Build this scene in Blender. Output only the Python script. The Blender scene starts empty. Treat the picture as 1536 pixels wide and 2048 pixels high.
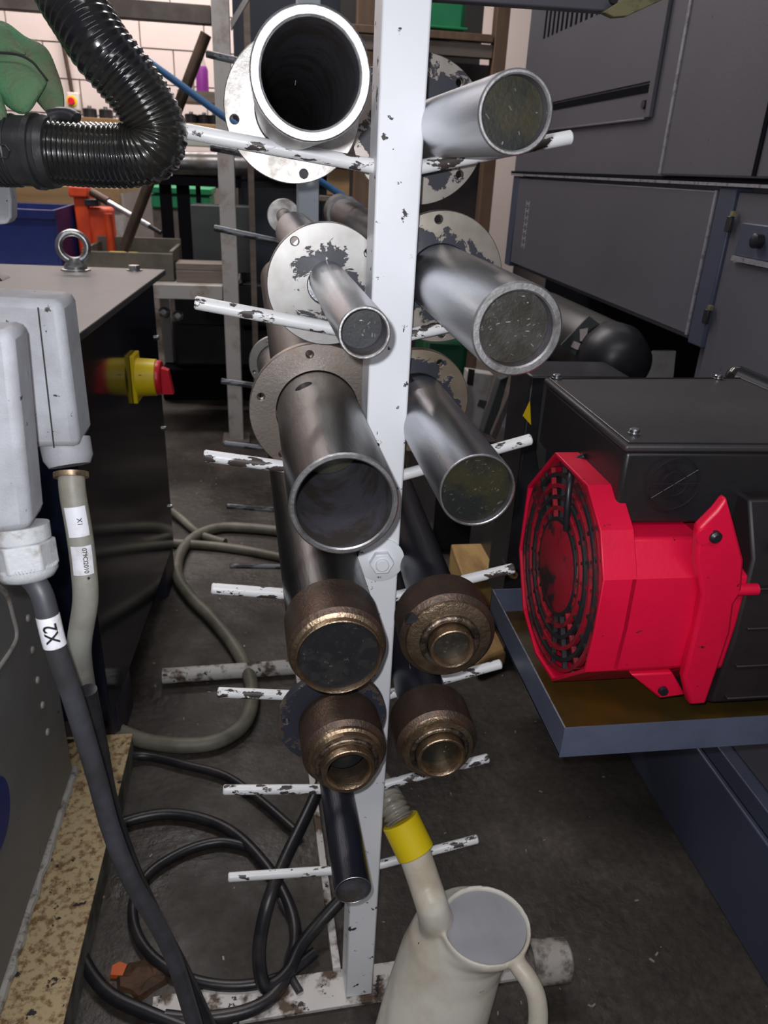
import bpy, bmesh, math, random
from mathutils import Vector, Matrix
random.seed(7)
PI = math.pi
C = bpy.context.scene.collection
sc = bpy.context.scene
# ---------------------------------------------------------------- camera
F = 1500.0; CZ = 1.13
_dn = Vector((-163, 3276, 1500)).normalized()
_yw = Vector((-228, -689, 1500)); _yw = (_yw - _yw.dot(_dn) * _dn).normalized()
_zw = -_dn; _xw = _yw.cross(_zw)
right = Vector((_xw[0], _yw[0], _zw[0])); down = Vector((_xw[1], _yw[1], _zw[1])); fwd = Vector((_xw[2], _yw[2], _zw[2]))
EYE = Vector((0, 0, CZ))
cam_data = bpy.data.cameras.new('camera'); cam = bpy.data.objects.new('camera', cam_data); C.objects.link(cam)
M = Matrix((right, -down, -fwd)).transposed().to_4x4(); M.translation = EYE
cam.matrix_world = M
cam_data.sensor_fit = 'HORIZONTAL'; cam_data.sensor_width = 5.6; cam_data.lens = 5.6 * F / 1536
cam_data.clip_start = 0.02
cam_data.dof.use_dof = True; cam_data.dof.focus_distance = 0.74; cam_data.dof.aperture_fstop = 2.6
sc.camera = cam
# ---------------------------------------------------------------- world, exposure
w = bpy.data.worlds.new('world'); sc.world = w; w.use_nodes = True
w.node_tree.nodes['Background'].inputs[0].default_value = (.96, 0.95, 1.0, 1)
w.node_tree.nodes['Background'].inputs[1].default_value = 0.11
sc.view_settings.view_transform = 'Standard'; sc.view_settings.look = 'None'
sc.view_settings.exposure = 0.12; sc.view_settings.gamma = 1.0; sc.view_settings.use_curve_mapping = False
# ---------------------------------------------------------------- lights
def light(name, typ, loc, energy, color, size=.1, sizey=None, target=None):
    d = bpy.data.lights.new(name, typ); o = bpy.data.objects.new(name, d); C.objects.link(o)
    o.location = loc; d.energy = energy; d.color = color
    if typ == 'AREA':
        d.shape = 'RECTANGLE'; d.size = size; d.size_y = sizey or size
    else: d.shadow_soft_size = size
    if target is not None:
        o.rotation_euler = (Vector(target) - Vector(loc)).to_track_quat('-Z', 'Y').to_euler()
    return o
fl = light('phone_flash', 'SPOT', EYE + right * -0.012 - down * 0.014, 14, (0.93, 0.95, 1.0), .004)
fl.data.spot_size = math.radians(125); fl.data.spot_blend = 0.9
fl.rotation_euler = M.to_euler()
light('ceiling_tube_light_rear', 'AREA', (-.6, 5.2, 3.3), 120, (1.0, .90, .86), 3.2, .5, (-.6, 5.6, 0))
light('ceiling_tube_light_middle', 'AREA', (-.9, 2.6, 3.3), 55, (1.0, .94, .93), 2.4, .3, (-.9, 2.6, 0))
light('ceiling_tube_light_near', 'AREA', (-.2, -1.2, 3.2), 22, (.97, .96, 1.0), 2.4, .3, (.2, .8, .8))

# ---------------------------------------------------------------- unprojection of measured points to real positions
def ray(x, y):
    return right * ((x - 768) / F) + down * ((y - 1024) / F) + fwd
def atY(x, y, Y): d = ray(x, y); return EYE + d * (Y / d.y)
def atZ(x, y, Z): d = ray(x, y); return EYE + d * ((Z - CZ) / d.z)
def atX(x, y, X): d = ray(x, y); return EYE + d * (X / d.x)
def atD(x, y, D): return EYE + ray(x, y) * D

# ---------------------------------------------------------------- materials
MATS = {}
def mat(name, col, rough=.5, metal=0.0, col2=None, scale=30, lo=.45, hi=.55, detail=6, bump=0.0, bscale=200, coat=0, r2=None, m2=None,
        col3=None, scale3=8, lo3=.55, hi3=.62, stretch=(1, 1, 1), trans=0, sss=0, emit=None, coords='Object', dist=0.0):
    if name in MATS: return MATS[name]
    m = bpy.data.materials.new(name); m.use_nodes = True; nt = m.node_tree; N = nt.nodes; L = nt.links
    b = N['Principled BSDF']
    b.inputs['Base Color'].default_value = (*col, 1); b.inputs['Roughness'].default_value = rough; b.inputs['Metallic'].default_value = metal
    if coat: b.inputs['Coat Weight'].default_value = coat; b.inputs['Coat Roughness'].default_value = .08
    if trans: b.inputs['Transmission Weight'].default_value = trans
    if sss:
        b.inputs['Subsurface Weight'].default_value = sss; b.inputs['Subsurface Radius'].default_value = (.02, .018, .014); b.inputs['Subsurface Scale'].default_value = .5
    if emit: b.inputs['Emission Color'].default_value = (*emit[0], 1); b.inputs['Emission Strength'].default_value = emit[1]
    tc = N.new('ShaderNodeTexCoord'); mp = N.new('ShaderNodeMapping'); mp.inputs['Scale'].default_value = stretch
    L.new(tc.outputs[coords], mp.inputs[0])
    def noise(sc_, det=detail, d=dist):
        n = N.new('ShaderNodeTexNoise'); n.inputs['Scale'].default_value = sc_; n.inputs['Detail'].default_value = det; n.inputs['Distortion'].default_value = d
        n.inputs['Roughness'].default_value = .62
        L.new(mp.outputs[0], n.inputs['Vector']); return n
    def ramp(src, a, c):
        r = N.new('ShaderNodeMapRange'); r.inputs['From Min'].default_value = a; r.inputs['From Max'].default_value = c; L.new(src, r.inputs['Value']); return r.outputs[0]
    cur = None
    if col2:
        fac = ramp(noise(scale).outputs['Fac'], lo, hi)
        mx = N.new('ShaderNodeMix'); mx.data_type = 'RGBA'; L.new(fac, mx.inputs[0]); mx.inputs[6].default_value = (*col, 1); mx.inputs[7].default_value = (*col2, 1)
        cur = mx.outputs[2]
        if r2 is not None:
            q = N.new('ShaderNodeMix'); L.new(fac, q.inputs[0]); q.inputs[2].default_value = rough; q.inputs[3].default_value = r2; L.new(q.outputs[0], b.inputs['Roughness'])
        if m2 is not None:
            q = N.new('ShaderNodeMix'); L.new(fac, q.inputs[0]); q.inputs[2].default_value = metal; q.inputs[3].default_value = m2; L.new(q.outputs[0], b.inputs['Metallic'])
    if col3:
        fac3 = ramp(noise(scale3, 8).outputs['Fac'], lo3, hi3)
        mx3 = N.new('ShaderNodeMix'); mx3.data_type = 'RGBA'; L.new(fac3, mx3.inputs[0])
        if cur: L.new(cur, mx3.inputs[6])
        else: mx3.inputs[6].default_value = (*col, 1)
        mx3.inputs[7].default_value = (*col3, 1); cur = mx3.outputs[2]
    if cur: L.new(cur, b.inputs['Base Color'])
    if bump:
        bn = N.new('ShaderNodeBump'); bn.inputs['Strength'].default_value = bump; bn.inputs['Distance'].default_value = .002
        L.new(noise(bscale, 5).outputs['Fac'], bn.inputs['Height']); L.new(bn.outputs[0], b.inputs['Normal'])
    MATS[name] = m; return m
white_paint = mat('chipped_white_paint', (.86, .87, .90), .34, 0, (.035, .03, .03), 60, .63, .65, 9, .15, 60, r2=.5)
peg_paint = mat('worn_white_peg_paint', (.80, .80, .80), .38, 0, (.06, .045, .04), 85, .555, .575, 9, .3, 90, r2=.5, stretch=(.45, 1, 1))
rear_shade_paint = mat('shaded_white_rear_paint', (.50, .54, .60), .45, 0, (.1, .09, .09), 30, .62, .66)  # greyer copy of the rack white, the rear post's shade put into its colour
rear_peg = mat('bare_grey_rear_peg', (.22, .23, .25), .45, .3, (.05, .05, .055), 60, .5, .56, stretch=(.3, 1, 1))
foot_paint = mat('dirty_white_foot_paint', (.62, .59, .56), .5, 0, (.10, .065, .04), 22, .50, .60, 9, .4, 90, r2=.7, col3=(.02, .018, .016), scale3=50, lo3=.62, hi3=.64)
steel = mat('ground_steel', (.50, .51, .54), .27, 1, (.38, .38, .40), 14, .35, .7, 6, .10, 500, r2=.36, stretch=(1, .15, 1))
steel_dark = mat('oiled_dark_steel', (.17, .17, .175), .30, 1, (.09, .08, .07), 16, .35, .7, 6, .12, 300, r2=.42, stretch=(1, .2, 1))
steel_rim = mat('cut_steel_rim', (.60, .59, .60), .38, 1, (.40, .38, .36), 60, .42, .66, 8, .15, 260)
flange_steel = mat('turned_flange_steel', (.44, .425, .41), .38, .85, (.33, .30, .27), 40, .40, .64, 8, .15, 420, r2=.5)
flange_brown = mat('rust_tinted_flange_steel', (.30, .26, .23), .38, .9, (.22, .15, .10), 14, .50, .72, 8, .12, 300, r2=.6)
bore = mat('depth_shaded_bore', (.085, .08, .095), .5, .1, (.055, .045, .04), 30, .45, .6, 6, .2, 200)  # shade deep inside the pipes put into a dark colour
plug_green = mat('oily_plug_face', (.030, .026, .012), .40, .2, (.012, .014, .013), 30, .42, .6, 8, .15, 300)
plug_black = mat('black_plug_face', (.010, .010, .012), .5, 0, (.018, .018, .018), 80, .5, .6, 6, .1, 400)
plug_grey = mat('scored_plug_face', (.050, .045, .040), .42, .3, (.03, .026, .02), 50, .42, .6, 8, .25, 300)
brown_steel = mat('browned_steel_sleeve', (.12, .075, .055), .42, .75, (.07, .055, .045), 26, .40, .62, 9, .45, 260, r2=.5, col3=(.20, .13, .08), scale3=9, lo3=.5, hi3=.75)
bronze_edge = mat('bronzed_machined_edge', (.42, .31, .21), .32, .95, (.28, .20, .13), 60, .4, .6, 8, .4, 300)
weld_metal = mat('weld_bead_metal', (.30, .24, .18), .35, .9, (.08, .06, .05), 80, .4, .6, 6, .6, 200)
black_tube = mat('black_painted_tube', (.012, .013, .022), .32, .2, (.35, .33, .30), 60, .70, .73, 9, .2, 300, stretch=(3, .25, 3))
chip_metal = mat('bright_swarf', (.7, .68, .62), .3, 1)
hose_black = mat('glossy_black_hose', (.008, .008, .011), .20, 0, (.016, .015, .012), 20, .4, .6, 5, .12, 90, coat=.6)
collar_black = mat('black_plastic_collar', (.018, .018, .020), .38, 0, (.03, .03, .032), 25, .4, .6, 5, .2, 120)
rag_green = mat('grimy_green_rag', (.06, .22, .095), .85, 0, (.16, .16, .10), 16, .38, .62, 8, .9, 160, col3=(.05, .07, .045), scale3=8, lo3=.5, hi3=.66)
stitch = mat('dark_rag_seam', (.02, .022, .018), .9)
hood_grey = mat('cast_grey_connector_paint', (.37, .375, .40), .55, 0, (.30, .30, .32), 30, .4, .6, 6, .22, 900, col3=(.03, .025, .022), scale3=110, lo3=.665, hi3=.68)
gland_grey = mat('grey_plastic_gland', (.42, .43, .44), .5, 0, (.22, .19, .16), 40, .5, .66, 8, .3, 200)
brass = mat('dirty_brass_ring', (.42, .31, .20), .4, .8, (.12, .08, .05), 60, .45, .6)
conduit_beige = mat('beige_flexible_conduit', (.29, .285, .25), .5, 0, (.20, .18, .14), 14, .42, .62, 8, .15, 90, col3=(.02, .02, .018), scale3=70, lo3=.68, hi3=.69)
floor_hose = mat('dirty_olive_conduit', (.21, .20, .155), .5, 0, (.11, .10, .075), 9, .4, .62, 8, .2, 90, col3=(.01, .01, .01), scale3=40, lo3=.70, hi3=.71)
cable_grey = mat('dark_grey_cable', (.055, .055, .068), .48, 0, (.035, .034, .036), 18, .4, .6)
cable_black = mat('black_rubber_cable', (.014, .014, .018), .36, 0, (.035, .03, .028), 15, .48, .66, 6, .15, 90)
cable_orange = mat('rusty_orange_cable', (.19, .085, .03), .6, 0, (.05, .035, .02), 15, .45, .6)
label_white = mat('white_marker_label', (.72, .72, .76), .45, 0, (.50, .48, .46), 40, .52, .66)
ink = mat('black_ink', (.01, .01, .012), .5)
navy_gloss = mat('glossy_navy_cabinet', (.008, .011, .024), .12, 0, (.010, .013, .026), 3, .3, .7, 3)
lid_grey = mat('grey_cabinet_lid', (.13, .125, .125), .40, .2, (.10, .10, .10), 4, .35, .65, 5, .1, 80)
zinc = mat('zinc_plated_steel', (.55, .56, .58), .28, 1, (.35, .34, .33), 60, .45, .6)
yellow_pl = mat('yellow_plastic', (.78, .58, .01), .38)
red_pl = mat('red_plastic', (.62, .010, .03), .35)
beige_machine = mat('beige_grey_machine_paint', (.27, .265, .26), .5, 0, (.22, .215, .205), 5, .35, .65, 6, .1, 100, col3=(.05, .04, .03), scale3=60, lo3=.68, hi3=.69)
beige_light = mat('pale_machine_trim', (.42, .40, .375), .5, 0, (.25, .2, .16), 30, .5, .66)
blue_em = mat('blue_emblem', (.02, .04, .25), .4)
plinth_paint = mat('oil_stained_yellow_plinth', (.52, .40, .22), .6, 0, (.20, .11, .045), 90, .47, .62, 9, .5, 160, col3=(.02, .018, .012), scale3=42, lo3=.62, hi3=.64)
plinth_side = mat('grey_plinth_side', (.20, .20, .18), .6, 0, (.10, .09, .06), 20, .45, .6)
sealant = mat('grimy_white_sealant', (.46, .44, .40), .7, 0, (.16, .14, .11), 50, .5, .62, 8, .8, 90)
jug_white = mat('translucent_jug_plastic', (.78, .74, .65), .42, 0, (.58, .49, .36), 11, .44, .70, 7, .15, 60, sss=.35, col3=(.03, .03, .03), scale3=42, lo3=.70, hi3=.71)
jug_lid = mat('frosted_grey_jug_lid', (.40, .40, .43), .38, 0, (.35, .35, .37), 9, .4, .6, sss=.15)
spout_clear = mat('cloudy_ribbed_spout', (.36, .33, .28), .3, 0, (.22, .19, .15), 30, .4, .6, sss=.3)
foam_dirty = mat('dirty_white_foam', (.45, .41, .37), .8, 0, (.13, .11, .09), 35, .44, .6, 8, .8, 120)
red_paint = mat('red_motor_paint', (.70, .003, .042), .42, 0, (.60, .003, .035), 6, .4, .6, 5, .12, 160, col3=(.05, .01, .01), scale3=60, lo3=.665, hi3=.69)
grille_red = mat('grimy_red_grille', (.34, .010, .024), .5, 0, (.03, .016, .020), 30, .50, .60, 8, .3, 120)
grille_black = mat('grimed_black_grille', (.022, .020, .022), .55, 0, (.16, .008, .015), 30, .54, .62)
box_black = mat('black_terminal_box', (.012, .012, .015), .33, 0, (.018, .016, .016), 12, .4, .6, 6, .08, 160)
lid_black = mat('satin_black_lid', (.034, .032, .034), .45, 0, (.045, .040, .040), 9, .4, .62, 7, .15, 200, col3=(.2, .15, .14), scale3=28, lo3=.74, hi3=.76)
motor_black = mat('dull_black_motor', (.012, .009, .011), .5, 0, (.02, .014, .014), 8, .4, .6)
tray_grey = mat('blue_grey_tray_paint', (.095, .11, .165), .42, 0, (.075, .085, .13), 8, .4, .6, 5, .1, 120)
tray_oil = mat('oily_rusty_tray_floor', (.085, .040, .008), .22, 0, (.035, .030, .010), 9, .38, .62, 6, .1, 60)
mach_grey = mat('dark_grey_machine_panel', (.105, .102, .122), .42, 0, (.090, .087, .104), 3, .3, .7, 6, .12, 300, col3=(.03, .028, .03), scale3=60, lo3=.70, hi3=.72)
mach_blue = mat('blue_grey_machine_frame', (.062, .072, .115), .42, 0, (.05, .058, .09), 4, .3, .7, 6, .1, 200)
edge_highlight = mat('painted_edge_highlight', (.34, .34, .38), .45, .5, (.16, .16, .18), 90, .5, .66)  # pale colour imitating light caught along the edges
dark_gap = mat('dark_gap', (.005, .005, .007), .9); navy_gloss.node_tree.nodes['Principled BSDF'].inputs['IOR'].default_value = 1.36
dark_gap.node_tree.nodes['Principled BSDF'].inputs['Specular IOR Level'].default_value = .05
print_pale = mat('worn_pale_print', (.30, .29, .32), .6)
black_part = mat('dull_black_part', (.011, .011, .014), .4, 0, (.02, .02, .024), 12, .4, .6)
servo_grey = mat('dark_servo_grey', (.06, .055, .055), .4, .2, (.045, .042, .04), 10, .4, .6)
olive_dirty = mat('oil_stained_edge_strip', (.20, .18, .09), .5, 0, (.06, .05, .03), 30, .45, .6)
navy_dark = mat('dark_navy_locker_paint', (.022, .028, .045), .5, 0, (.016, .02, .03), 3, .3, .7)
block_paint = mat('cream_painted_blockwork', (.62, .54, .51), .75, 0, (.60, .51, .48), 3, .35, .65, 6, .6, 60)
mortar = mat('painted_mortar_joint', (.60, .52, .49), .8)
dado_paint = mat('grey_brown_dado_paint', (.20, .17, .16), .8, 0, (.16, .14, .13), 4, .4, .6)
shelf_white = mat('old_white_shelf_paint', (.46, .44, .42), .5, 0, (.30, .23, .18), 14, .5, .70, 8)
shelf_brown = mat('dirty_brown_rail', (.15, .125, .11), .6, 0, (.10, .08, .07), 12, .4, .6)
wood = mat('pale_plywood', (.42, .27, .13), .6, 0, (.30, .18, .08), 5, .35, .65, 6, .2, 60, stretch=(.3, 3, 3))
wood_brown = mat('brown_timber', (.20, .12, .075), .6, 0, (.13, .08, .05), 8, .35, .65, 6, .2, 60, stretch=(3, 3, .4))
wood_grey = mat('greyed_timber', (.21, .17, .145), .7, 0, (.14, .11, .09), 8, .35, .65, 6, .2, 60, stretch=(.4, 3, 3))
pine = mat('fresh_pine_block', (.47, .30, .11), .6, 0, (.24, .12, .05), 16, .42, .66, 6, .2, 60, stretch=(1, .3, 1))
crate_grey = mat('dusty_olive_crate', (.15, .135, .10), .7, 0, (.10, .09, .07), 9, .4, .6)
blue_bin_m = mat('dark_blue_bin_plastic', (.02, .035, .20), .4, 0, (.015, .025, .14), 4, .3, .7)
orange_pl = mat('orange_jack_paint', (.80, .085, .02), .42, 0, (.6, .06, .02), 8, .4, .6)
green_pl = mat('green_crate_plastic', (.02, .30, .12), .45, 0, (.015, .22, .09), 6, .3, .7)
green_dark = mat('dark_green_plastic', (.01, .075, .035), .45)
purple_pl = mat('purple_bottle_label', (.20, .02, .22), .45)
clear_bot = mat('pale_bottle_plastic', (.50, .42, .40), .4)
blue_hose_m = mat('blue_air_hose', (.05, .16, .36), .4)
rod_brown = mat('brown_round_bar', (.12, .08, .055), .45, .6, (.07, .05, .04), 10, .4, .6)
rod_silver = mat('bright_steel_bar', (.66, .66, .70), .3, .9)
tile_dark = mat('charcoal_box_plastic', (.06, .07, .068), .6, 0, (.045, .05, .05), 5, .4, .6)
warn_yel = mat('yellow_warning_sticker', (.75, .52, .01), .4)
off_white = mat('ivory_switch_plastic', (.62, .58, .53), .5)
navy_leg = mat('scuffed_navy_leg', (.02, .024, .045), .5, 0, (.09, .06, .06), 6, .45, .62)
def floor_material():
    m = bpy.data.materials.new('stained_concrete_floor'); m.use_nodes = True; nt = m.node_tree; N = nt.nodes; L = nt.links; b = N['Principled BSDF']
    tc = N.new('ShaderNodeTexCoord')
    def nz(s, d=8, r=.6):
        n = N.new('ShaderNodeTexNoise'); n.inputs['Scale'].default_value = s; n.inputs['Detail'].default_value = d; n.inputs['Roughness'].default_value = r
        L.new(tc.outputs['Object'], n.inputs['Vector']); return n.outputs['Fac']
    def rp(src, stops):
        r = N.new('ShaderNodeValToRGB'); L.new(src, r.inputs[0]); e = r.color_ramp.elements
        while len(e) < len(stops): e.new(.5)
        for k, (p, c) in enumerate(stops): e[k].position = p; e[k].color = (*c, 1)
        return r.outputs[0]
    c1 = rp(nz(3.2), [(.34, (.026, .020, .016)), (.52, (.052, .043, .036)), (.68, (.105, .088, .077))])
    c2 = rp(nz(70, 4), [(.35, (.55, .55, .55)), (.7, (1.25, 1.22, 1.18))])
    mx = N.new('ShaderNodeMix'); mx.data_type = 'RGBA'; mx.blend_type = 'MULTIPLY'; mx.inputs[0].default_value = .8
    L.new(c1, mx.inputs[6]); L.new(c2, mx.inputs[7])
    sp = N.new('ShaderNodeMapRange'); L.new(nz(140, 3), sp.inputs[0]); sp.inputs[1].default_value = .72; sp.inputs[2].default_value = .76
    m2 = N.new('ShaderNodeMix'); m2.data_type = 'RGBA'; L.new(sp.outputs[0], m2.inputs[0]); L.new(mx.outputs[2], m2.inputs[6]); m2.inputs[7].default_value = (.26, .24, .21, 1)
    L.new(m2.outputs[2], b.inputs['Base Color'])
    rr = N.new('ShaderNodeMapRange'); L.new(nz(2.2, 5), rr.inputs[0]); rr.inputs[1].default_value = .40; rr.inputs[2].default_value = .60; rr.inputs[3].default_value = .32; rr.inputs[4].default_value = .75
    L.new(rr.outputs[0], b.inputs['Roughness'])
    bp = N.new('ShaderNodeBump'); bp.inputs['Strength'].default_value = .55; bp.inputs['Distance'].default_value = .004
    ad = N.new('ShaderNodeMath'); ad.operation = 'ADD'; L.new(nz(45, 6), ad.inputs[0]); L.new(nz(9, 3), ad.inputs[1]); L.new(ad.outputs[0], bp.inputs['Height'])
    L.new(bp.outputs[0], b.inputs['Normal']); return m
floor_m = floor_material()
def flange_paint_material(name, thr, seed, base):
    """bare turned steel with dark blue-grey paint left in patches round the centre"""
    m = bpy.data.materials.new(name); m.use_nodes = True; nt = m.node_tree; N = nt.nodes; L = nt.links; b = N['Principled BSDF']
    tc = N.new('ShaderNodeTexCoord'); mp = N.new('ShaderNodeMapping'); mp.inputs['Location'].default_value = (seed, seed * .7, 0); L.new(tc.outputs['Object'], mp.inputs[0])
    n = N.new('ShaderNodeTexNoise'); n.inputs['Scale'].default_value = 30; n.inputs['Detail'].default_value = 9; n.inputs['Roughness'].default_value = .68; n.inputs['Distortion'].default_value = .6
    L.new(mp.outputs[0], n.inputs['Vector'])
    ln = N.new('ShaderNodeVectorMath'); ln.operation = 'LENGTH'
    sx = N.new('ShaderNodeSeparateXYZ'); L.new(tc.outputs['Object'], sx.inputs[0]); cx = N.new('ShaderNodeCombineXYZ'); L.new(sx.outputs[0], cx.inputs[0]); L.new(sx.outputs[2], cx.inputs[2])
    L.new(cx.outputs[0], ln.inputs[0])
    r = N.new('ShaderNodeMapRange'); L.new(ln.outputs['Value'], r.inputs[0]); r.inputs[1].default_value = .028; r.inputs[2].default_value = .062; r.inputs[3].default_value = .20; r.inputs[4].default_value = -.14
    ad = N.new('ShaderNodeMath'); ad.operation = 'ADD'; L.new(n.outputs['Fac'], ad.inputs[0]); L.new(r.outputs[0], ad.inputs[1])
    f = N.new('ShaderNodeMapRange'); L.new(ad.outputs[0], f.inputs[0]); f.inputs[1].default_value = thr; f.inputs[2].default_value = thr + .015
    n2 = N.new('ShaderNodeTexNoise'); n2.inputs['Scale'].default_value = 55; n2.inputs['Detail'].default_value = 7; L.new(tc.outputs['Object'], n2.inputs['Vector'])
    m1 = N.new('ShaderNodeMix'); m1.data_type = 'RGBA'; L.new(n2.outputs['Fac'], m1.inputs[0]); m1.inputs[6].default_value = (*base, 1); m1.inputs[7].default_value = (base[0] * .55, base[1] * .52, base[2] * .48, 1)
    m2 = N.new('ShaderNodeMix'); m2.data_type = 'RGBA'; L.new(f.outputs[0], m2.inputs[0]); L.new(m1.outputs[2], m2.inputs[6]); m2.inputs[7].default_value = (.030, .031, .043, 1)
    L.new(m2.outputs[2], b.inputs['Base Color'])
    mm = N.new('ShaderNodeMapRange'); L.new(f.outputs[0], mm.inputs[0]); mm.inputs[3].default_value = .85; mm.inputs[4].default_value = 0; L.new(mm.outputs[0], b.inputs['Metallic'])
    b.inputs['Roughness'].default_value = .42
    bp = N.new('ShaderNodeBump'); bp.inputs['Strength'].default_value = .4; bp.inputs['Distance'].default_value = .001; L.new(f.outputs[0], bp.inputs['Height']); L.new(bp.outputs[0], b.inputs['Normal'])
    return m
# ---------------------------------------------------------------- mesh helpers
INV = {}
def V(*a): return Vector(a)
class MB:
    def __init__(s): s.bm = bmesh.new()
    def quad(s, vs): return s.bm.faces.new([s.bm.verts.new(v) for v in vs])
    def hexa(s, p):   # 8 corners: bottom ring 0-3, top ring 4-7
        v = [s.bm.verts.new(q) for q in p]
        for f in ((0, 3, 2, 1), (4, 5, 6, 7), (0, 1, 5, 4), (1, 2, 6, 5), (2, 3, 7, 6), (3, 0, 4, 7)): s.bm.faces.new([v[i] for i in f])
        return s
    def box(s, x0, x1, y0, y1, z0, z1):
        return s.hexa([V(x0, y0, z0), V(x1, y0, z0), V(x1, y1, z0), V(x0, y1, z0), V(x0, y0, z1), V(x1, y0, z1), V(x1, y1, z1), V(x0, y1, z1)])
    def prism(s, poly, vec):
        a = [s.bm.verts.new(p) for p in poly]; b = [s.bm.verts.new(Vector(p) + Vector(vec)) for p in poly]; n = len(a)
        s.bm.faces.new(a); s.bm.faces.new(b[::-1])
        for i in range(n): s.bm.faces.new([a[i], b[i], b[(i + 1) % n], a[(i + 1) % n]])
        return s
    def rings(s, rs, caps=True, loop=False):
        vv = [[s.bm.verts.new(p) for p in r] for r in rs]; n = len(rs[0])
        K = len(vv) if loop else len(vv) - 1
        for k in range(K):
            a, b = vv[k], vv[(k + 1) % len(vv)]
            for i in range(n): s.bm.faces.new([a[i], b[i], b[(i + 1) % n], a[(i + 1) % n]])
        if caps and not loop: s.bm.faces.new(vv[0]); s.bm.faces.new(vv[-1][::-1])
        return s
    def lathe(s, prof, o=(0, 0, 0), axis=(0, 1, 0), seg=48, loop=False, caps=True):
        ax = Vector(axis).normalized(); u = ax.orthogonal().normalized(); v = ax.cross(u); o = Vector(o)
        if abs(ax.y) > .99: u = V(1, 0, 0); v = ax.cross(u)
        return s.rings([[o + ax * t + (u * math.cos(2 * PI * i / seg) + v * math.sin(2 * PI * i / seg)) * r for i in range(seg)] for t, r in prof], caps, loop)
    def cyl(s, p0, p1, r0, r1=None, seg=20, caps=True):
        p0 = Vector(p0); p1 = Vector(p1); d = p1 - p0
        return s.lathe([(0, r0), (d.length, r1 if r1 is not None else r0)], p0, d, seg, caps=caps)
    def tube(s, pts, r, seg=12, caps=True):
        pts = [Vector(p) for p in pts]; rs = r if isinstance(r, (list, tuple)) else [r] * len(pts)
        t0 = (pts[1] - pts[0]).normalized(); u = t0.orthogonal().normalized(); R = []
        for k, p in enumerate(pts):
            t = (pts[min(k + 1, len(pts) - 1)] - pts[max(k - 1, 0)]).normalized()
            u = (u - u.dot(t) * t).normalized(); v = t.cross(u)
            R.append([p + (u * math.cos(2 * PI * i / seg) + v * math.sin(2 * PI * i / seg)) * rs[k] for i in range(seg)])
        return s.rings(R, caps)
    def torus(s, c, axis, R, r, seg=32, sg=10):
        c = Vector(c); ax = Vector(axis).normalized(); u = ax.orthogonal().normalized(); v = ax.cross(u); rs = []
        for k in range(seg):
            d = u * math.cos(2 * PI * k / seg) + v * math.sin(2 * PI * k / seg)
            rs.append([c + d * (R + r * math.cos(2 * PI * j / sg)) + ax * r * math.sin(2 * PI * j / sg) for j in range(sg)])
        return s.rings(rs, False, True)
def spline(pts, n=10):
    pts = [Vector(p) for p in pts]; out = []
    for i in range(len(pts) - 1):
        p0 = pts[max(i - 1, 0)]; p1 = pts[i]; p2 = pts[i + 1]; p3 = pts[min(i + 2, len(pts) - 1)]
        for k in range(n):
            t = k / n; out.append(.5 * ((2 * p1) + (p2 - p0) * t + (2 * p0 - 5 * p1 + 4 * p2 - p3) * t * t + (3 * p1 - p0 - 3 * p2 + p3) * t ** 3))
    out.append(pts[-1]); return out
def finish(me, smooth=True, ang=38):
    bm = bmesh.new(); bm.from_mesh(me); bmesh.ops.recalc_face_normals(bm, faces=bm.faces)
    if smooth:
        for f in bm.faces: f.smooth = True
        for e in bm.edges:
            if len(e.link_faces) == 2 and e.calc_face_angle(0) > math.radians(ang): e.smooth = False
    bm.to_mesh(me); bm.free()
def obj(name, mb, m, parent=None, smooth=True, bevel=0, ang=38, local=False):
    me = bpy.data.meshes.new(name); mb.bm.to_mesh(me); mb.bm.free(); finish(me, smooth, ang)
    me.materials.append(m); o = bpy.data.objects.new(name, me); C.objects.link(o)
    if parent is not None:
        o.parent = parent; iv = INV.get(parent.name)
        if iv is not None:
            if not local: me.transform(iv)
            INV[o.name] = iv
        elif parent.name not in INV and parent.type == 'MESH': pass
    if bevel:
        b = o.modifiers.new('bevel', 'BEVEL'); b.width = bevel; b.segments = 2; b.limit_method = 'ANGLE'; b.angle_limit = math.radians(40)
    return o
def tag(o, label=None, cat=None, group=None, kind=None):
    if label: o['label'] = label
    if cat: o['category'] = cat
    if group: o['group'] = group
    if kind: o['kind'] = kind
    return o
def thing(name, label, cat, loc=(0, 0, 0), rz=0, group=None):
    o = bpy.data.objects.new(name, None); C.objects.link(o); o.empty_display_size = .05
    o.location = loc; o.rotation_euler = (0, 0, rz); INV[o.name] = (Matrix.Translation(loc) @ Matrix.Rotation(rz, 4, 'Z')).inverted()
    return tag(o, label, cat, group)
def solo(name, mb, m, label, cat, group=None, **k):
    """a thing that is one mesh, its origin moved to its base"""
    o = obj(name, mb, m, **k); me = o.data
    xs = [v.co for v in me.vertices]; c = Vector(((min(v.x for v in xs) + max(v.x for v in xs)) / 2, (min(v.y for v in xs) + max(v.y for v in xs)) / 2, min(v.z for v in xs)))
    me.transform(Matrix.Translation(-c)); o.location = c; INV[o.name] = Matrix.Translation(c).inverted()
    return tag(o, label, cat, group)
def struct(name, mb, m, **k): return tag(obj(name, mb, m, **k), kind='structure')
def baked(o):
    dg = bpy.context.evaluated_depsgraph_get(); me = bpy.data.meshes.new_from_object(o.evaluated_get(dg)); o.modifiers.clear(); o.data = me; return o
def rotZ(p, c, a): return Matrix.Rotation(a, 3, 'Z') @ (Vector(p) - Vector(c)) + Vector(c)
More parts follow.
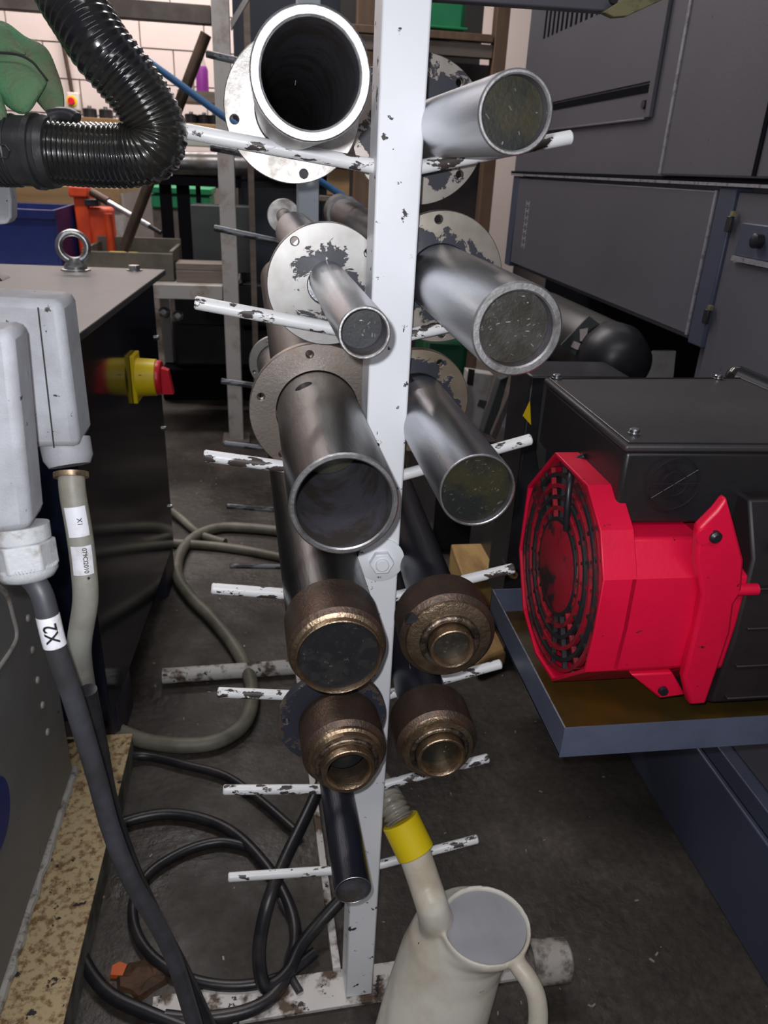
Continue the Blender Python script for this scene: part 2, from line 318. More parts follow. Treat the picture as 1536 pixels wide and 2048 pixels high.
def text_bm(s, size, bold=False):
    cu = bpy.data.curves.new('t', 'FONT'); cu.body = s; cu.size = size; cu.extrude = .0002; cu.align_x = 'CENTER'; cu.align_y = 'CENTER'
    if bold: cu.offset = size * .012
    o = bpy.data.objects.new('t', cu); C.objects.link(o); bpy.context.view_layer.update()
    dg = bpy.context.evaluated_depsgraph_get(); me = bpy.data.meshes.new_from_object(o.evaluated_get(dg))
    mb = MB(); mb.bm.from_mesh(me); bpy.data.objects.remove(o)
    bmesh.ops.triangulate(mb.bm, faces=mb.bm.faces)
    for k in range(-9, 10):
        bmesh.ops.bisect_plane(mb.bm, geom=list(mb.bm.verts) + list(mb.bm.edges) + list(mb.bm.faces), plane_co=(0, k * size * .06, 0), plane_no=(0, 1, 0))
    return mb
def hexnut(mb, c, axis, r, h, rot=0):
    ax = Vector(axis).normalized(); u = ax.orthogonal().normalized(); v = ax.cross(u); c = Vector(c)
    poly = [c + (u * math.cos(rot + i * PI / 3) + v * math.sin(rot + i * PI / 3)) * r for i in range(6)]
    return mb.prism(poly, ax * h)

# ================================================================ SETTING
struct('floor', MB().box(-5, 4, -1.5, 7.2, -.08, 0), floor_m, smooth=False)
wb = struct('wall_back', MB().box(-5, 4, 6.56, 6.75, 0, 3.4), mortar, smooth=False)
INV[wb.name] = Matrix.Identity(4)
struct('baseboard_back', MB().box(-5, 4, 6.50, 6.559, 0, .93), dado_paint, smooth=False)
blk = None
for r in range(9):
    for c in range(12):
        x = -4.3 + c * .452 + (.226 if r % 2 else 0); z = .94 + r * .227
        if blk is None:
            blk = obj('block', MB().box(-.2215, .2215, -.03, .03, -.109, .109), block_paint, smooth=False); blk.parent = wb; o = blk
        else:
            o = blk.copy(); C.objects.link(o)
        o.location = (x, 6.545 + random.uniform(-.003, .003), z + .11)

# ================================================================ PIPE RACK
A = math.radians(2.6); RC = V(.1105, .728, 0)
rack = thing('pipe_rack', 'white painted double-sided steel peg rack standing between the machines, holding the pipes', 'rack', RC, A)
def RL(x, y, z): return RC + Matrix.Rotation(A, 3, 'Z') @ V(x, y, z)
def rbox(x0, x1, y0, y1, z0, z1):
    return MB().hexa([RL(*p) for p in ((x0, y0, z0), (x1, y0, z0), (x1, y1, z0), (x0, y1, z0), (x0, y0, z1), (x1, y0, z1), (x1, y1, z1), (x0, y1, z1))])
RY = .86
obj('post', rbox(-.0203, .0203, -.020, .020, .0072, 1.62), white_paint, rack, bevel=.0022)
tag(obj('post', rbox(-.0203, .0203, RY - .02, RY + .02, .0, 1.62), rear_shade_paint, rack, bevel=.0022), 'shaded grey-white rear post')
obj('foot_bar', rbox(-.30, .30, -.030, .026, .0, .007), foot_paint, rack, bevel=.001)
tag(obj('foot_bar', MB().tube([V(-.27, 1.50, .018), V(.36, 1.525, .018)], .0185, 20), foot_paint, rack), 'round dirty white rear foot tube')
obj('floor_rail', rbox(-.0345, -.0225, .02, RY - .02, .0, .02), foot_paint, rack, bevel=.001)
levels = [1.275, 1.128, .979, .830, .681, .542, .396, .250]
tl = [.026, .023, .032, .032, .028, .028, .024, .016]; tr = [.036, .036, .036, .043, .034, .038, .033, .032]
def peg(x0, z0, x1, z1, y, m):
    a = RL(x0, y, z0); b = RL(x1, y, z1); d = (b - a); Ln = d.length; r = .0062
    obj('peg', MB().lathe([(0, r), (Ln - .0015, r), (Ln, r - .0015)], a, d, 20), m, rack)
for z, l, r in zip(levels, tl, tr):
    peg(-.015, z + .003, -.181, z + l, 0, peg_paint); peg(.015, z + .003, .163, z + r, 0, peg_paint)
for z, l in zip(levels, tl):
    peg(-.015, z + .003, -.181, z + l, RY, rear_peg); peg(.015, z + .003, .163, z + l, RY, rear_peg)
wc = atY(762, 1121, .706)
wsh = obj('washer', MB().lathe([(0, .0255), (.002, .0255), (.0026, .0245)], wc + V(0, .0022, 0), (0, -1, 0), 40), white_paint, rack)
nb = MB(); hexnut(nb, wc, (0, -1, 0), .0135, .009, .3); obj('nut', nb, white_paint, rack, bevel=.0012)
obj('bolt_end', MB().lathe([(0, .0072), (.012, .0072), (.013, .0062)], wc, (0, -1, 0), 24), white_paint, rack)

# ================================================================ PIPES
def holes_plate(R, r_in, holes, t, seg=72):
    """annular plate with real bolt holes, axis +Y, front face at y=0"""
    bm = bmesh.new()
    def loop(cx, cz, r, n, y):
        vs = [bm.verts.new((cx + r * math.cos(2 * PI * i / n), y, cz + r * math.sin(2 * PI * i / n))) for i in range(n)]
        return vs, [bm.edges.new((vs[i], vs[(i + 1) % n])) for i in range(n)]
    spec = [(0, 0, R, seg), (0, 0, r_in, 48)] + [(h[0], h[1], h[2], 18) for h in holes]
    front = [loop(*s, 0) for s in spec]
    bmesh.ops.triangle_fill(bm, use_beauty=True, use_dissolve=False, edges=[e for l in front for e in l[1]], normal=(0, -1, 0))
    fs = list(bm.faces)
    for f in list(bm.faces):
        c = f.calc_center_median()
        if (c.x ** 2 + c.z ** 2) ** .5 < r_in * .97 or any(((c.x - h[0]) ** 2 + (c.z - h[1]) ** 2) ** .5 < h[2] * .9 for h in holes): bm.faces.remove(f)
    back = {}
    for v in list(bm.verts): back[v] = bm.verts.new(v.co + V(0, t, 0))
    for f in list(bm.faces): bm.faces.new([back[v] for v in reversed(f.verts)])
    for vs, _ in front:
        n = len(vs)
        for i in range(n): bm.faces.new([vs[i], vs[(i + 1) % n], back[vs[(i + 1) % n]], back[vs[i]]])
    mb = MB(); mb.bm.free(); mb.bm = bm; return mb
def pipe_thing(name, label, X, Y, Z, yaw, L, R, wall, m, plug=None, plug_y=.02, rim=True, hole=None, group=None):
    t = thing(name, label, 'pipe', (X, Y, Z), math.radians(yaw), group)
    ri = R - wall; ch = min(.0012, wall * .3)
    tb = obj('tube', MB().lathe([(ch, R), (L, R), (L, ri), (ch, ri)] if not hole else [(ch, R)] + [(hole[0][1] + d_, R) for d_ in (-.02, -.007, .007, .02)] + [(L, R), (L, ri)] + [(hole[0][1] + d_, ri) for d_ in (.02, .007, -.007, -.02)] + [(ch, ri)], loop=True, seg=64), m, t, local=True)
    tb.data.materials.append(bore)
    for p in tb.data.polygons:
        c = p.center
        if math.hypot(c.x, c.z) < R - wall * .6: p.material_index = 1
    if hole: # tapped hole through the tube wall
        cut = obj('cutter', MB().cyl(hole[0], hole[1], hole[2], seg=28), bore)
        b = tb.modifiers.new('b', 'BOOLEAN'); b.operation = 'DIFFERENCE'; b.solver = 'EXACT'; b.object = cut
        cut.parent = t; bpy.context.view_layer.update(); baked(tb); bpy.data.objects.remove(cut); finish(tb.data, True, 25)
    if rim: obj('rim', MB().lathe([(ch * 1.01, R), (0, R - ch), (0, ri + ch), (ch * 1.01, ri), (ch * 1.5, ri + wall * .4), (ch * 1.5, R - wall * .4)], seg=64, loop=True), steel_rim, t, local=True)
    if plug:
        pl = obj('plug', MB().lathe([(plug_y, ri * .99), (plug_y + .01, ri * .99)], seg=48), plug, t, local=True)
    return t
def swarf(t, y, r, n, seed):
    rnd = random.Random(seed); mb = MB()
    for _ in range(n):
        a = rnd.uniform(0, 2 * PI); d = r * math.sqrt(rnd.random()) * .93; L = rnd.uniform(.0008, .0032) * (1.6 if rnd.random() < .15 else 1); th = rnd.uniform(0, PI); wd = rnd.uniform(.00018, .00035)
        c = V(d * math.cos(a), y - .0004, d * math.sin(a)); u = V(math.cos(th), -.15, math.sin(th)) * L / 2; v = V(-math.sin(th), 0, math.cos(th)) * wd; h = V(0, -.0003, 0)
        mb.hexa([c - u - v, c + u - v, c + u + v, c - u + v, c - u - v + h, c + u - v + h, c + u + v + h, c - u + v + h])
    tag(obj('swarf', mb, chip_metal, t, local=True, smooth=False), kind='stuff')
def flange(t, y, R, rin, hs, m, th=.011, dx=0, dz=0):
    mb = holes_plate(R, rin, hs, th)
    o = obj('flange', mb, m, t, local=True); o.location = (dx, y, dz)
    b = o.modifiers.new('bevel', 'BEVEL'); b.width = .0008; b.segments = 2; b.limit_method = 'ANGLE'; b.angle_limit = math.radians(60)
    return o
def hp(rad, degs, r): return [(rad * math.cos(math.radians(a)), rad * math.sin(math.radians(a)), r) for a in degs]
# -- largest pipe, top left
p1 = pipe_thing('flanged_pipe', 'widest bright steel pipe on the top left peg, open mouth nearest the camera', .022, .455, 1.173, .3, 1.30, .032, .0058, steel)
flange(p1, .295, .0595, .0325, hp(.0515, (191, 281, 11, 101), .0036), flange_steel)
obj('set_screw', MB().lathe([(0, .0012), (.004, .0012)], (.004, .33, .0262), (-.1, .3, -1), 10), zinc, p1, local=True)
# -- top right
p2 = pipe_thing('flanged_pipe', 'bright steel pipe on the top right peg with a dark oily plug in its mouth', .1560, .5255, 1.1662, .8, 1.25, .0251, .0034, steel, plug_green, .010)
flange(p2, .320, .0700, .0255, hp(.0600, (-40, 50, 140, 230), .0039), flange_paint_material('half_stripped_dark_flange', .43, 3.1, (.45, .41, .38)))
# -- small left
p4 = pipe_thing('flanged_pipe', 'narrow steel pipe through a big pitted flange on the second left peg', .0605, .500, 1.030, 1.6, .255, .0178, .0024, steel, plug_black, .022)
flange(p4, .25, .0575, .0185, hp(.0500, (128, 218, 308, 38), .0038), flange_paint_material('pitted_steel_flange', .665, 8.3, (.46, .45, .44)), dx=-.001, dz=-.005)
obj('sleeve', MB().lathe([(.262, .045), (.285, .045), (.287, .031), (.80, .031), (.803, .019)], caps=True, seg=48), steel, p4, local=True)
obj('neck', MB().lathe([(.80, .016), (1.20, .016)], seg=32), steel_dark, p4, local=True)
tag(obj('end_ring', MB().lathe([(1.19, .0335), (1.205, .0345), (1.215, .032)], seg=40), flange_steel, p4, local=True), 'chipped pale ring at the far end')
# -- middle right
p5 = pipe_thing('flanged_pipe', 'thick-walled steel pipe on the second right peg with a scored plug inside', .1685, .509, 1.0323, .2, .28, .0327, .0065, steel, plug_grey, .012)
flange(p5, .258, .0638, .033, hp(.0555, (96, 186, 276, 6), .0039), flange_paint_material('patchy_painted_flange', .52, 5.7, (.44, .40, .35)))
obj('sleeve', MB().lathe([(.276, .033), (1.30, .033), (1.30, .040), (1.40, .040), (1.40, .035)], seg=48), steel_dark, p5, local=True)
# -- big left with tapped hole
p3 = pipe_thing('flanged_pipe', 'wide steel pipe on the third left peg with a tapped hole on top', .053, .530, .891, 1.6, 1.26, .0432, .0052, steel_dark, plug_green, .16, hole=((-.013, .204, .028), (-.030, .204, .0644), .0092))
flange(p3, .246, .0722, .0437, hp(.0615, (98, 165, 232, 300, 30), .0038), flange_brown)
obj('set_screw', MB().lathe([(-.007, .0075), (-.004, .0075), (-.004, .0040), (-.006, .0035)] if True else [(0, .0046), (.004, .0046), (.004, .0024), (.0015, .0022)], (-.0165, .204, .0354), (-.42, 0, .9), 20), zinc, p3, local=True)
# -- third right
p6 = pipe_thing('flanged_pipe', 'thin-walled steel pipe on the third right peg, mouth plugged and full of swarf', .1632, .546, .8947, .9, 1.12, .0320, .0023, steel, plug_green, .006)
flange(p6, .250, .0588, .0325, hp(.0498, (62, 152, 242, 332), .0036), flange_paint_material('tan_stripped_flange', .52, 1.9, (.40, .33, .25)), dx=-.002, dz=.001)
for t_, y_, r_, n_, s_ in ((p6, .006, .0285, 60, 1), (p5, .012, .025, 45, 2), (p2, .010, .020, 6, 3), (p4, .022, .0145, 12, 4)): swarf(t_, y_, r_, n_, s_)
# -- capped pipes
def capped(label, X, Y, Z, yaw, L, Rt, sleeve, chamf, stub, plug, plug_y, plug_r, tube_m=black_tube, weld=None):
    """sleeve=(y0,y1,R) chamf=[(y,r)..] stub=(y0,y1,R,r_in)"""
    t = thing('capped_pipe', label, 'pipe', (X, Y, Z), math.radians(yaw))
    obj('tube', MB().lathe([(sleeve[1] - .004, Rt), (L, Rt)], seg=48), tube_m, t, local=True)
    obj('sleeve', MB().lathe([(sleeve[0], sleeve[2] - .0045), (sleeve[0] + .0045, sleeve[2]), (sleeve[1] - .001, sleeve[2]), (sleeve[1], sleeve[2] - .001), (sleeve[1], Rt - .002)], seg=64, caps=False), brown_steel, t, local=True)
    obj('shoulder', MB().lathe(chamf, seg=64, caps=False), bronze_edge, t, local=True)
    y0, y1, R, ri = stub
    obj('end_ring', MB().lathe([(y1, R), (y0 + .0008, R), (y0, R - .0008), (y0, ri + .002), (y0 + .003, ri), (y1, ri)], seg=64, loop=True), bronze_edge, t, local=True)
    if weld: obj('weld_bead', MB().torus((0, weld[0], 0), (0, 1, 0), weld[1], weld[2], 56, 10), weld_metal, t, local=True)
    obj('plug', MB().lathe([(plug_y, plug_r), (plug_y + .01, plug_r)], seg=48), plug, t, local=True)
    return t
p7 = capped('wide brown-capped pipe on the fourth left peg, mouth filled by a black disc', .0535, .545, .736, 2.4, 1.17, .0422, (.010, .064, .0447),
            [(.0102, .0405), (.0085, .0422), (.0070, .0405), (.0062, .0385)], (0, .012, .0388, .0358), plug_black, .005, .0357, tube_m=steel_dark)
flange(p7, 1.08, .060, .0425, hp(.0525, (200, 110, 20, 290), .0035), flange_steel)
p8 = capped('brown-capped pipe on the fourth right peg with a narrow welded nozzle ring', .1565, .566, .738, -.6, 1.05, .0248, (.001, .042, .0452),
            [(.0012, .0407), (-.001, .0395), (-.003, .033), (-.004, .024)], (-.019, 0, .0206, .0168), plug_grey, -.008, .0167, weld=(-.005, .0248, .0036))
tag(obj('oil_scab', MB().rings([[Vector(p) for p in q] for q in (((-.0405, .000, .0165), (-.034, -.0022, .0195), (-.030, -.0026, .0240), (-.0345, .0005, .0285), (-.0400, .006, .0218)), ((-.0418, .0005, .0172), (-.0345, -.0036, .0202), (-.0300, -.0038, .0248), (-.0355, .000, .0300), (-.0415, .0065, .0228)))]), plug_black, p8, local=True), 'black oily scab on the sleeve edge')
p9 = capped('brown-capped pipe on the fifth left peg with stepped nose and dark bore', .066, .583, .588, 3.0, 1.05, .030, (.001, .052, .0432),
            [(.0012, .0387), (-.002, .0380), (-.004, .0355), (-.009, .0350), (-.010, .030), (-.012, .026)], (-.022, -.008, .0268, .0205), plug_black, .006, .0204, weld=(-.010, .0295, .0028))
flange(p9, .056, .0585, .0305, hp(.0495, (175, 85), .0036), flange_paint_material('flaking_black_flange', .45, 6.6, (.35, .27, .22)), dx=-.006)
p10 = capped('brown-capped pipe on the fifth right peg, smallest bore of the brown pair on the right', .163, .590, .587, 1.0, 1.0, .028, (.001, .05, .0432),
             [(.0012, .0387), (-.001, .037), (-.005, .036), (-.006, .030)], (-.018, 0, .0252, .0205), plug_green, .0, .0204, weld=(-.0065, .0285, .0028))
swarf(p10, 0, .019, 10, 8); swarf(p7, .005, .034, 30, 9); swarf(p8, -.008, .016, 8, 10)
p11 = pipe_thing('thin_pipe', 'thin black painted pipe low on the sixth left peg, scratched along its top', .0755, .556, .4265, 2.4, .95, .0200, .0014, black_tube, plug_grey, .03)
swarf(p11, .03, .018, 8, 5)

# ================================================================ BLACK HOSE, COLLAR, RAG
hose = thing('corrugated_hose', 'glossy black corrugated suction hose bent round beside the top left pipe', 'hose', atD(150, 310, .62))
hp_ = [atD(*q) for q in ((75, -130, .60), (128, -22, .575), (165, 38, .57), (205, 100, .572), (247, 150, .58), (285, 202, .59), (312, 256, .60), (304, 297, .604), (262, 311, .607), (190, 311, .607), (105, 306, .607))]
path = spline(hp_, 40); Ls = [0]
for a, b in zip(path, path[1:]): Ls.append(Ls[-1] + (b - a).length)
mb = MB(); tot = Ls[-1]; j = 0; pts = []; rr = []; sp_ = 0.0; ph = 0.0
while sp_ < tot:
    while j < len(Ls) - 2 and Ls[j + 1] < sp_: j += 1
    f = (sp_ - Ls[j]) / max(1e-9, Ls[j + 1] - Ls[j]); pts.append(path[j].lerp(path[j + 1], f))
    big = .0243; q = ph % 1
    rr.append(big - (.0015 if .5 < q < .82 else (.0007 if q >= .82 or q < .06 or q > .36 else 0)))
    u_ = min(1, max(0, (sp_ / tot - .30) / .30)); pitch = .0072 * (1 - u_) + .0041 * u_
    sp_ += pitch / 8; ph += .125
mb.tube(pts, rr, 40); obj('hose_body', mb, hose_black, hose, ang=60)
cax = (atD(-60, 298, .607) - atD(105, 306, .607)).normalized(); c0 = atD(112, 306, .607)
obj('collar', MB().lathe([(0, .0235), (.001, .0262), (.007, .0275), (.008, .0262), (.0115, .0262), (.012, .0285), (.0165, .0285), (.017, .0262), (.09, .0258)], c0, cax, 48), collar_black, hose)
rb = MB()
for k in range(5): rb.torus(c0 + cax * (.032 + .004 * k), cax, .0262, .0011, 40, 6)
obj('grip_ribs', rb, collar_black, hose)
cm = c0 + cax * .036
tb = MB(); fr = (EYE - cm); fr = (fr - fr.dot(cax) * cax).normalized(); up = cax.cross(fr)
def pt(u, v): return cm + cax * u + up * v + fr * math.sqrt(.0266 ** 2 - v * v)
tb.tube([pt(-.008, .004), pt(-.011, 0.0), pt(-.008, -.005), pt(.03, -.005)], .0009, 8); tb.tube([pt(-.008, .004), pt(.03, .004)], .0009, 8)
obj('grip_outline', tb, collar_black, hose)
knob = MB(); kp = [atD(x, y, .60) for x, y in ((100, 236), (120, 230), (140, 232), (152, 240))]
knob.tube(spline(kp, 6), .006, 12); obj('clip_lug', knob, collar_black, hose)
rag = thing('green_rag', 'grimy green rag folded in rounded flaps on top of the hose collar', 'rag', atD(60, 240, .60))
def pillow(outline, D, h, name, m, dD=0):
    P = [atD(x, y, D) for x, y in outline]; P = spline(P + [P[0]], 6)[:-1]; c = sum(P, Vector()) / len(P); nf = (EYE - c).normalized()
    rings = []
    for s in (1, .97, .88, .72, .5, .25, .03): rings.append([c + (p - c) * s + nf * h * math.sqrt(max(0, 1 - s * s)) for p in P])
    back = [[c + (p - c) * s - nf * h * .3 * math.sqrt(max(0, 1 - s * s)) for p in P] for s in (.03, .5, .9)]
    return obj(name, MB().rings(back + rings), m, rag)
pillow([(-60, 40), (5, 42), (50, 72), (92, 95), (114, 140), (128, 190), (124, 229), (95, 226), (70, 200), (30, 160), (-60, 120)], .625, .012, 'flap', rag_green)
pillow([(-60, 110), (0, 106), (42, 110), (70, 128), (94, 160), (78, 195), (60, 222), (40, 228), (15, 214), (-10, 190), (-60, 180)], .600, .012, 'flap', rag_green)
pillow([(-60, 180), (-5, 180), (8, 205), (15, 235), (5, 250), (-60, 252)], .590, .010, 'flap', rag_green)
pillow([(-60, 40), (3, 48), (28, 75), (52, 108), (20, 108), (-60, 106)], .606, .008, 'flap', rag_green)
obj('seam', MB().tube(spline([atD(x, y, .586) for x, y in ((-30, 104), (30, 108), (62, 122), (80, 142), (94, 160))], 8), .0010, 8), stitch, rag)

# ================================================================ CONNECTOR HOODS, CONDUIT, CABLES
def rounded_box_between(x0, x1, y0, y1, z0, z1): return MB().box(x0, x1, y0, y1, z0, z1)
h1 = thing('connector_hood', 'larger grey cast connector hood with beige conduit, behind the front one', 'connector', (-.19, .57, .92))
Yf = .548
def hoodmesh(ftl, ftr, fbr, fbl, Y, depth, taper=.0):
    q = [atY(*p, Y) for p in (fbl, fbr, ftr, ftl)]
    b = [p + V(0, depth, 0) for p in q]
    return MB().hexa([q[0], q[1], b[1], b[0], q[3], q[2], b[2], b[3]])
obj('hood_body', hoodmesh((-120, 590), (122, 602), (160, 898), (-70, 900), Yf, .045), hood_grey, h1, bevel=.006)
ob = MB(); ob.hexa([atY(62, 905, Yf) + V(0, .004, .004), atY(152, 905, Yf) + V(0, .004, .004), atY(152, 905, Yf) + V(0, .045, .004), atY(62, 905, Yf) + V(0, .045, .004),
                    atY(62, 800, Yf) + V(0, .004, 0), atY(150, 800, Yf) + V(0, .004, 0), atY(150, 800, Yf) + V(0, .045, 0), atY(62, 800, Yf) + V(0, .045, 0)])
n0 = atY(134, 905, .568); n1 = atY(142, 945, .562); 
obj('neck', MB().lathe([(-.006, .0185), (.008, .0180), (.014, .0150)], n0 + V(0, 0, .004), n1 - n0, 36), hood_grey, h1)
obj('seam_line', MB().tube([atY(76, 615, Yf - .0004), atY(108, 895, Yf - .0004)], .0006, 6), stitch, h1)
obj('ring', MB().lathe([(0, .0128), (.004, .0128)], n1, atY(143, 975, .556) - n1, 32), brass, h1)
cpts = spline([n1 + (atY(143, 950, .560) - n1) * .5] + [atY(x, y, Y) for x, y, Y in ((146, 990, .556), (158, 1060, .55), (167, 1130, .545), (171, 1200, .54), (160, 1275, .545), (160, 1320, .56), (172, 1390, .60), (188, 1450, .66), (196, 1510, .74), (205, 1560, .86))], 16)
cd = solo('conduit', MB().tube(cpts[:112], .0098, 24), conduit_beige, 'beige conduit with two white labels hanging from the larger connector hood', 'conduit')
def wrap_label(ya, yb, word, size, parent, pathpts, r, mlabel, spin, off_u, centre_ang, cover):
    """ya, yb: indexes along the path; a thin curved label round the conduit with the word reading along it"""
    a = pathpts[0]; b = pathpts[-1]; ax = (b - a).normalized(); f = EYE - (a + b) / 2; f = (f - f.dot(ax) * ax).normalized(); s = f.cross(ax)
    L = (b - a).length
    def cen(u):
        for p, q in zip(pathpts, pathpts[1:]):
            up_, uq = (p - a).dot(ax) - L / 2, (q - a).dot(ax) - L / 2
            if u <= uq or q is pathpts[-1]: return p.lerp(q, (u - up_) / (uq - up_))
    def P(u, v, rad): return cen(u) + (f * math.cos(v / r) + s * math.sin(v / r)) * rad
    n = 18; v0, v1 = cover; K = 8; mb = MB()
    g = [[[mb.bm.verts.new(P(-L / 2 + L * k / K, v0 + (v1 - v0) * i / n, r * rr_)) for i in range(n + 1)] for k in range(K + 1)] for rr_ in (1.03, 1.045)]
    for k in range(K):
        for i in range(n):
            for h in (0, 1): mb.bm.faces.new([g[h][k][i], g[h][k][i + 1], g[h][k + 1][i + 1], g[h][k + 1][i]])
        for i in (0, n): mb.bm.faces.new([g[0][k][i], g[1][k][i], g[1][k + 1][i], g[0][k + 1][i]])
    for i in range(n):
        for k in (0, K): mb.bm.faces.new([g[0][k][i], g[0][k][i + 1], g[1][k][i + 1], g[1][k][i]])
    lb = obj('label', mb, label_white, parent)
    tm = text_bm(word, size, True); cs, sn = math.cos(spin), math.sin(spin)
    for k in range(-14, 15):
        bmesh.ops.bisect_plane(tm.bm, geom=list(tm.bm.verts) + list(tm.bm.edges) + list(tm.bm.faces), plane_co=(k * size * .25, 0, 0), plane_no=(1, 0, 0))
    for v in tm.bm.verts:
        x, y, z = v.co; u = x * cs - y * sn; w_ = x * sn + y * cs
        v.co = P(u, w_ + off_u, r * 1.05 + z)
    obj('lettering', tm, ink, lb)
# conduit labels: at y 1015-1072 and 1085-1143
def nearest(path, px, py):
    best = None
    for i, p in enumerate(path):
        d = p - EYE; z = d.dot(fwd); x = 768 + F * d.dot(right) / z; y = 1024 + F * d.dot(down) / z
        e = abs(y - py)
        if best is None or e < best[0]: best = (e, i)
    return best[1]
def between(path, y0, y1):
    i0, i1 = nearest(path, 0, y0), nearest(path, 0, y1)
    return path[i0:i1 + 1]
wrap_label(0, 1, 'X1', .0050, cd, between(cpts, 1010, 1070), .0098, label_white, 0, .0012, 0, (-.0085, .0075))
wrap_label(0, 1, '079CI2010', .0046, cd, between(cpts, 1086, 1142), .0098, label_white, 0, .0016, 0, (-.0085, .0075))
ocp = spline([atY(x, y, Y) for x, y, Y in ((172, 1325, .60), (182, 1400, .66), (195, 1470, .72), (205, 1530, .78))], 8)
solo('orange_cable', MB().tube(ocp, .0045, 10), cable_orange, 'thin rusty orange cable beside the beige conduit end', 'cable')

h2 = thing('connector_hood', 'front grey cast connector hood with hexagonal gland at the left frame edge', 'connector', (-.17, .45, .92))
Yg = .452
obj('hood_body', hoodmesh((-140, 668), (22, 662), (62, 1062), (-90, 1085), Yg, .035), hood_grey, h2, bevel=.006)
g0 = atY(38, 1050, .468); g1 = atY(52, 1130, .462); gd = g1 - g0
obj('gland_base', MB().lathe([(0, .0185), (.010, .0182), (.0105, .0165), (.013, .0165)], g0, gd, 36), gland_grey, h2)
hx = MB(); hexnut(hx, g0 + gd.normalized() * .011, gd, .0205, .018, .5); obj('gland_nut', hx, gland_grey, h2, bevel=.0012)
kn = MB(); axg = gd.normalized(); ug = axg.orthogonal().normalized(); vg = axg.cross(ug)
for k in range(60):
    a = 2 * PI * k / 60; d = ug * math.cos(a) + vg * math.sin(a); cc = g0 + axg * .0265 + d * .0183; e = axg.cross(d) * .0004
    kn.hexa([cc - e, cc + e, cc + e + d * .0010, cc - e + d * .0010, cc - e + axg * .004, cc + e + axg * .004, cc + e + axg * .004 + d * .0010, cc - e + axg * .004 + d * .0010])
tag(obj('knurling', kn, gland_grey, h2, smooth=False), kind='stuff')
obj('gland_dome', MB().lathe([(0, .0195), (.003, .0192), (.007, .0165), (.009, .011), (.0092, .0075)], g0 + axg * .0285, axg, 36), gland_grey, h2)
apts = spline([g0 + axg * .034] + [atY(x, y, Y) for x, y, Y in ((84, 1190, .452), (110, 1290, .446), (150, 1410, .45), (192, 1550, .458), (222, 1660, .46), (262, 1760, .455), (315, 1850, .46), (352, 1930, .46), (392, 2060, .45))], 18)
ca = solo('control_cable', MB().tube(apts, .0072, 20), cable_grey, 'dark grey cable with a white label hanging from the front connector gland', 'cable')
wrap_label(0, 1, 'X2', .0120, ca, between(apts, 1228, 1290), .0072, label_white, PI, .0, 0, (-.0105, .0105))
bpts = spline([atY(x, y, Y) for x, y, Y in ((176, 1380, .55), (200, 1500, .56), (222, 1610, .56), (262, 1730, .555), (318, 1850, .55), (370, 1950, .54), (425, 2070, .52))], 10)
solo('control_cable', MB().tube(bpts, .0076, 20), cable_black, 'black rubber cable running down close behind the dark grey labelled cable', 'cable')
# small item at left edge above hoods
lb_ = thing('grey_bracket', 'small grey bracket below the hose collar at the left frame edge', 'bracket', atD(-5, 445, .62))
obj('bracket_plate', MB().prism([atD(x, y, .64) for x, y in ((-60, 350), (14, 352), (22, 400), (22, 435), (14, 448), (-60, 455))], V(0, .02, 0)), hood_grey, lb_, bevel=.002)
bk = MB(); bk.prism([atD(x, y, .60) for x, y in ((-30, 548), (-4, 552), (6, 562), (-30, 566))], V(0, .02, 0)); obj('bracket_tip', bk, black_part, lb_)

# ================================================================ DARK CABINET
ca_ = math.radians(-2.6)
cab = thing('switch_cabinet', 'glossy navy cabinet with grey lid and yellow-red rotary switch, left of the rack', 'cabinet', (-.62, 1.75, 0))
far = atZ(331, 539, .86); near = atZ(157, 668, .86)
dr = (far - near).normalized(); nr = V(dr.y, -dr.x, 0)          # nr points to +X (right)
E0 = near - dr * .10; E1 = far
LX = nr * -.56
lid = MB().hexa([E0 - V(0, 0, .014), E1 - V(0, 0, .014), E1 + LX - V(0, 0, .014), E0 + LX - V(0, 0, .014), E0, E1, E1 + LX, E0 + LX])
ld = obj('lid', lid, lid_grey, cab, bevel=.002)
B0 = near + nr * -.014 - dr * .05; B1 = far + nr * -.014 - dr * .11
B0.z = B1.z = 0; BL = nr * -.53
cb = MB().hexa([B0 + V(0, 0, .10), B1 + V(0, 0, .10), B1 + BL + V(0, 0, .10), B0 + BL + V(0, 0, .10), B0 + V(0, 0, .846), B1 + V(0, 0, .846), B1 + BL + V(0, 0, .846), B0 + BL + V(0, 0, .846)])
body = obj('body', cb, navy_gloss, cab, bevel=.003)
for (a, nm) in ((B0 + dr * .05, 0), (B1 - dr * .14, 1)):
    obj('foot', MB().hexa([a, a + dr * .12, a + dr * .12 + BL, a + BL] + [p + V(0, 0, .10) for p in (a, a + dr * .12, a + dr * .12 + BL, a + BL)]), navy_leg, cab, bevel=.002)
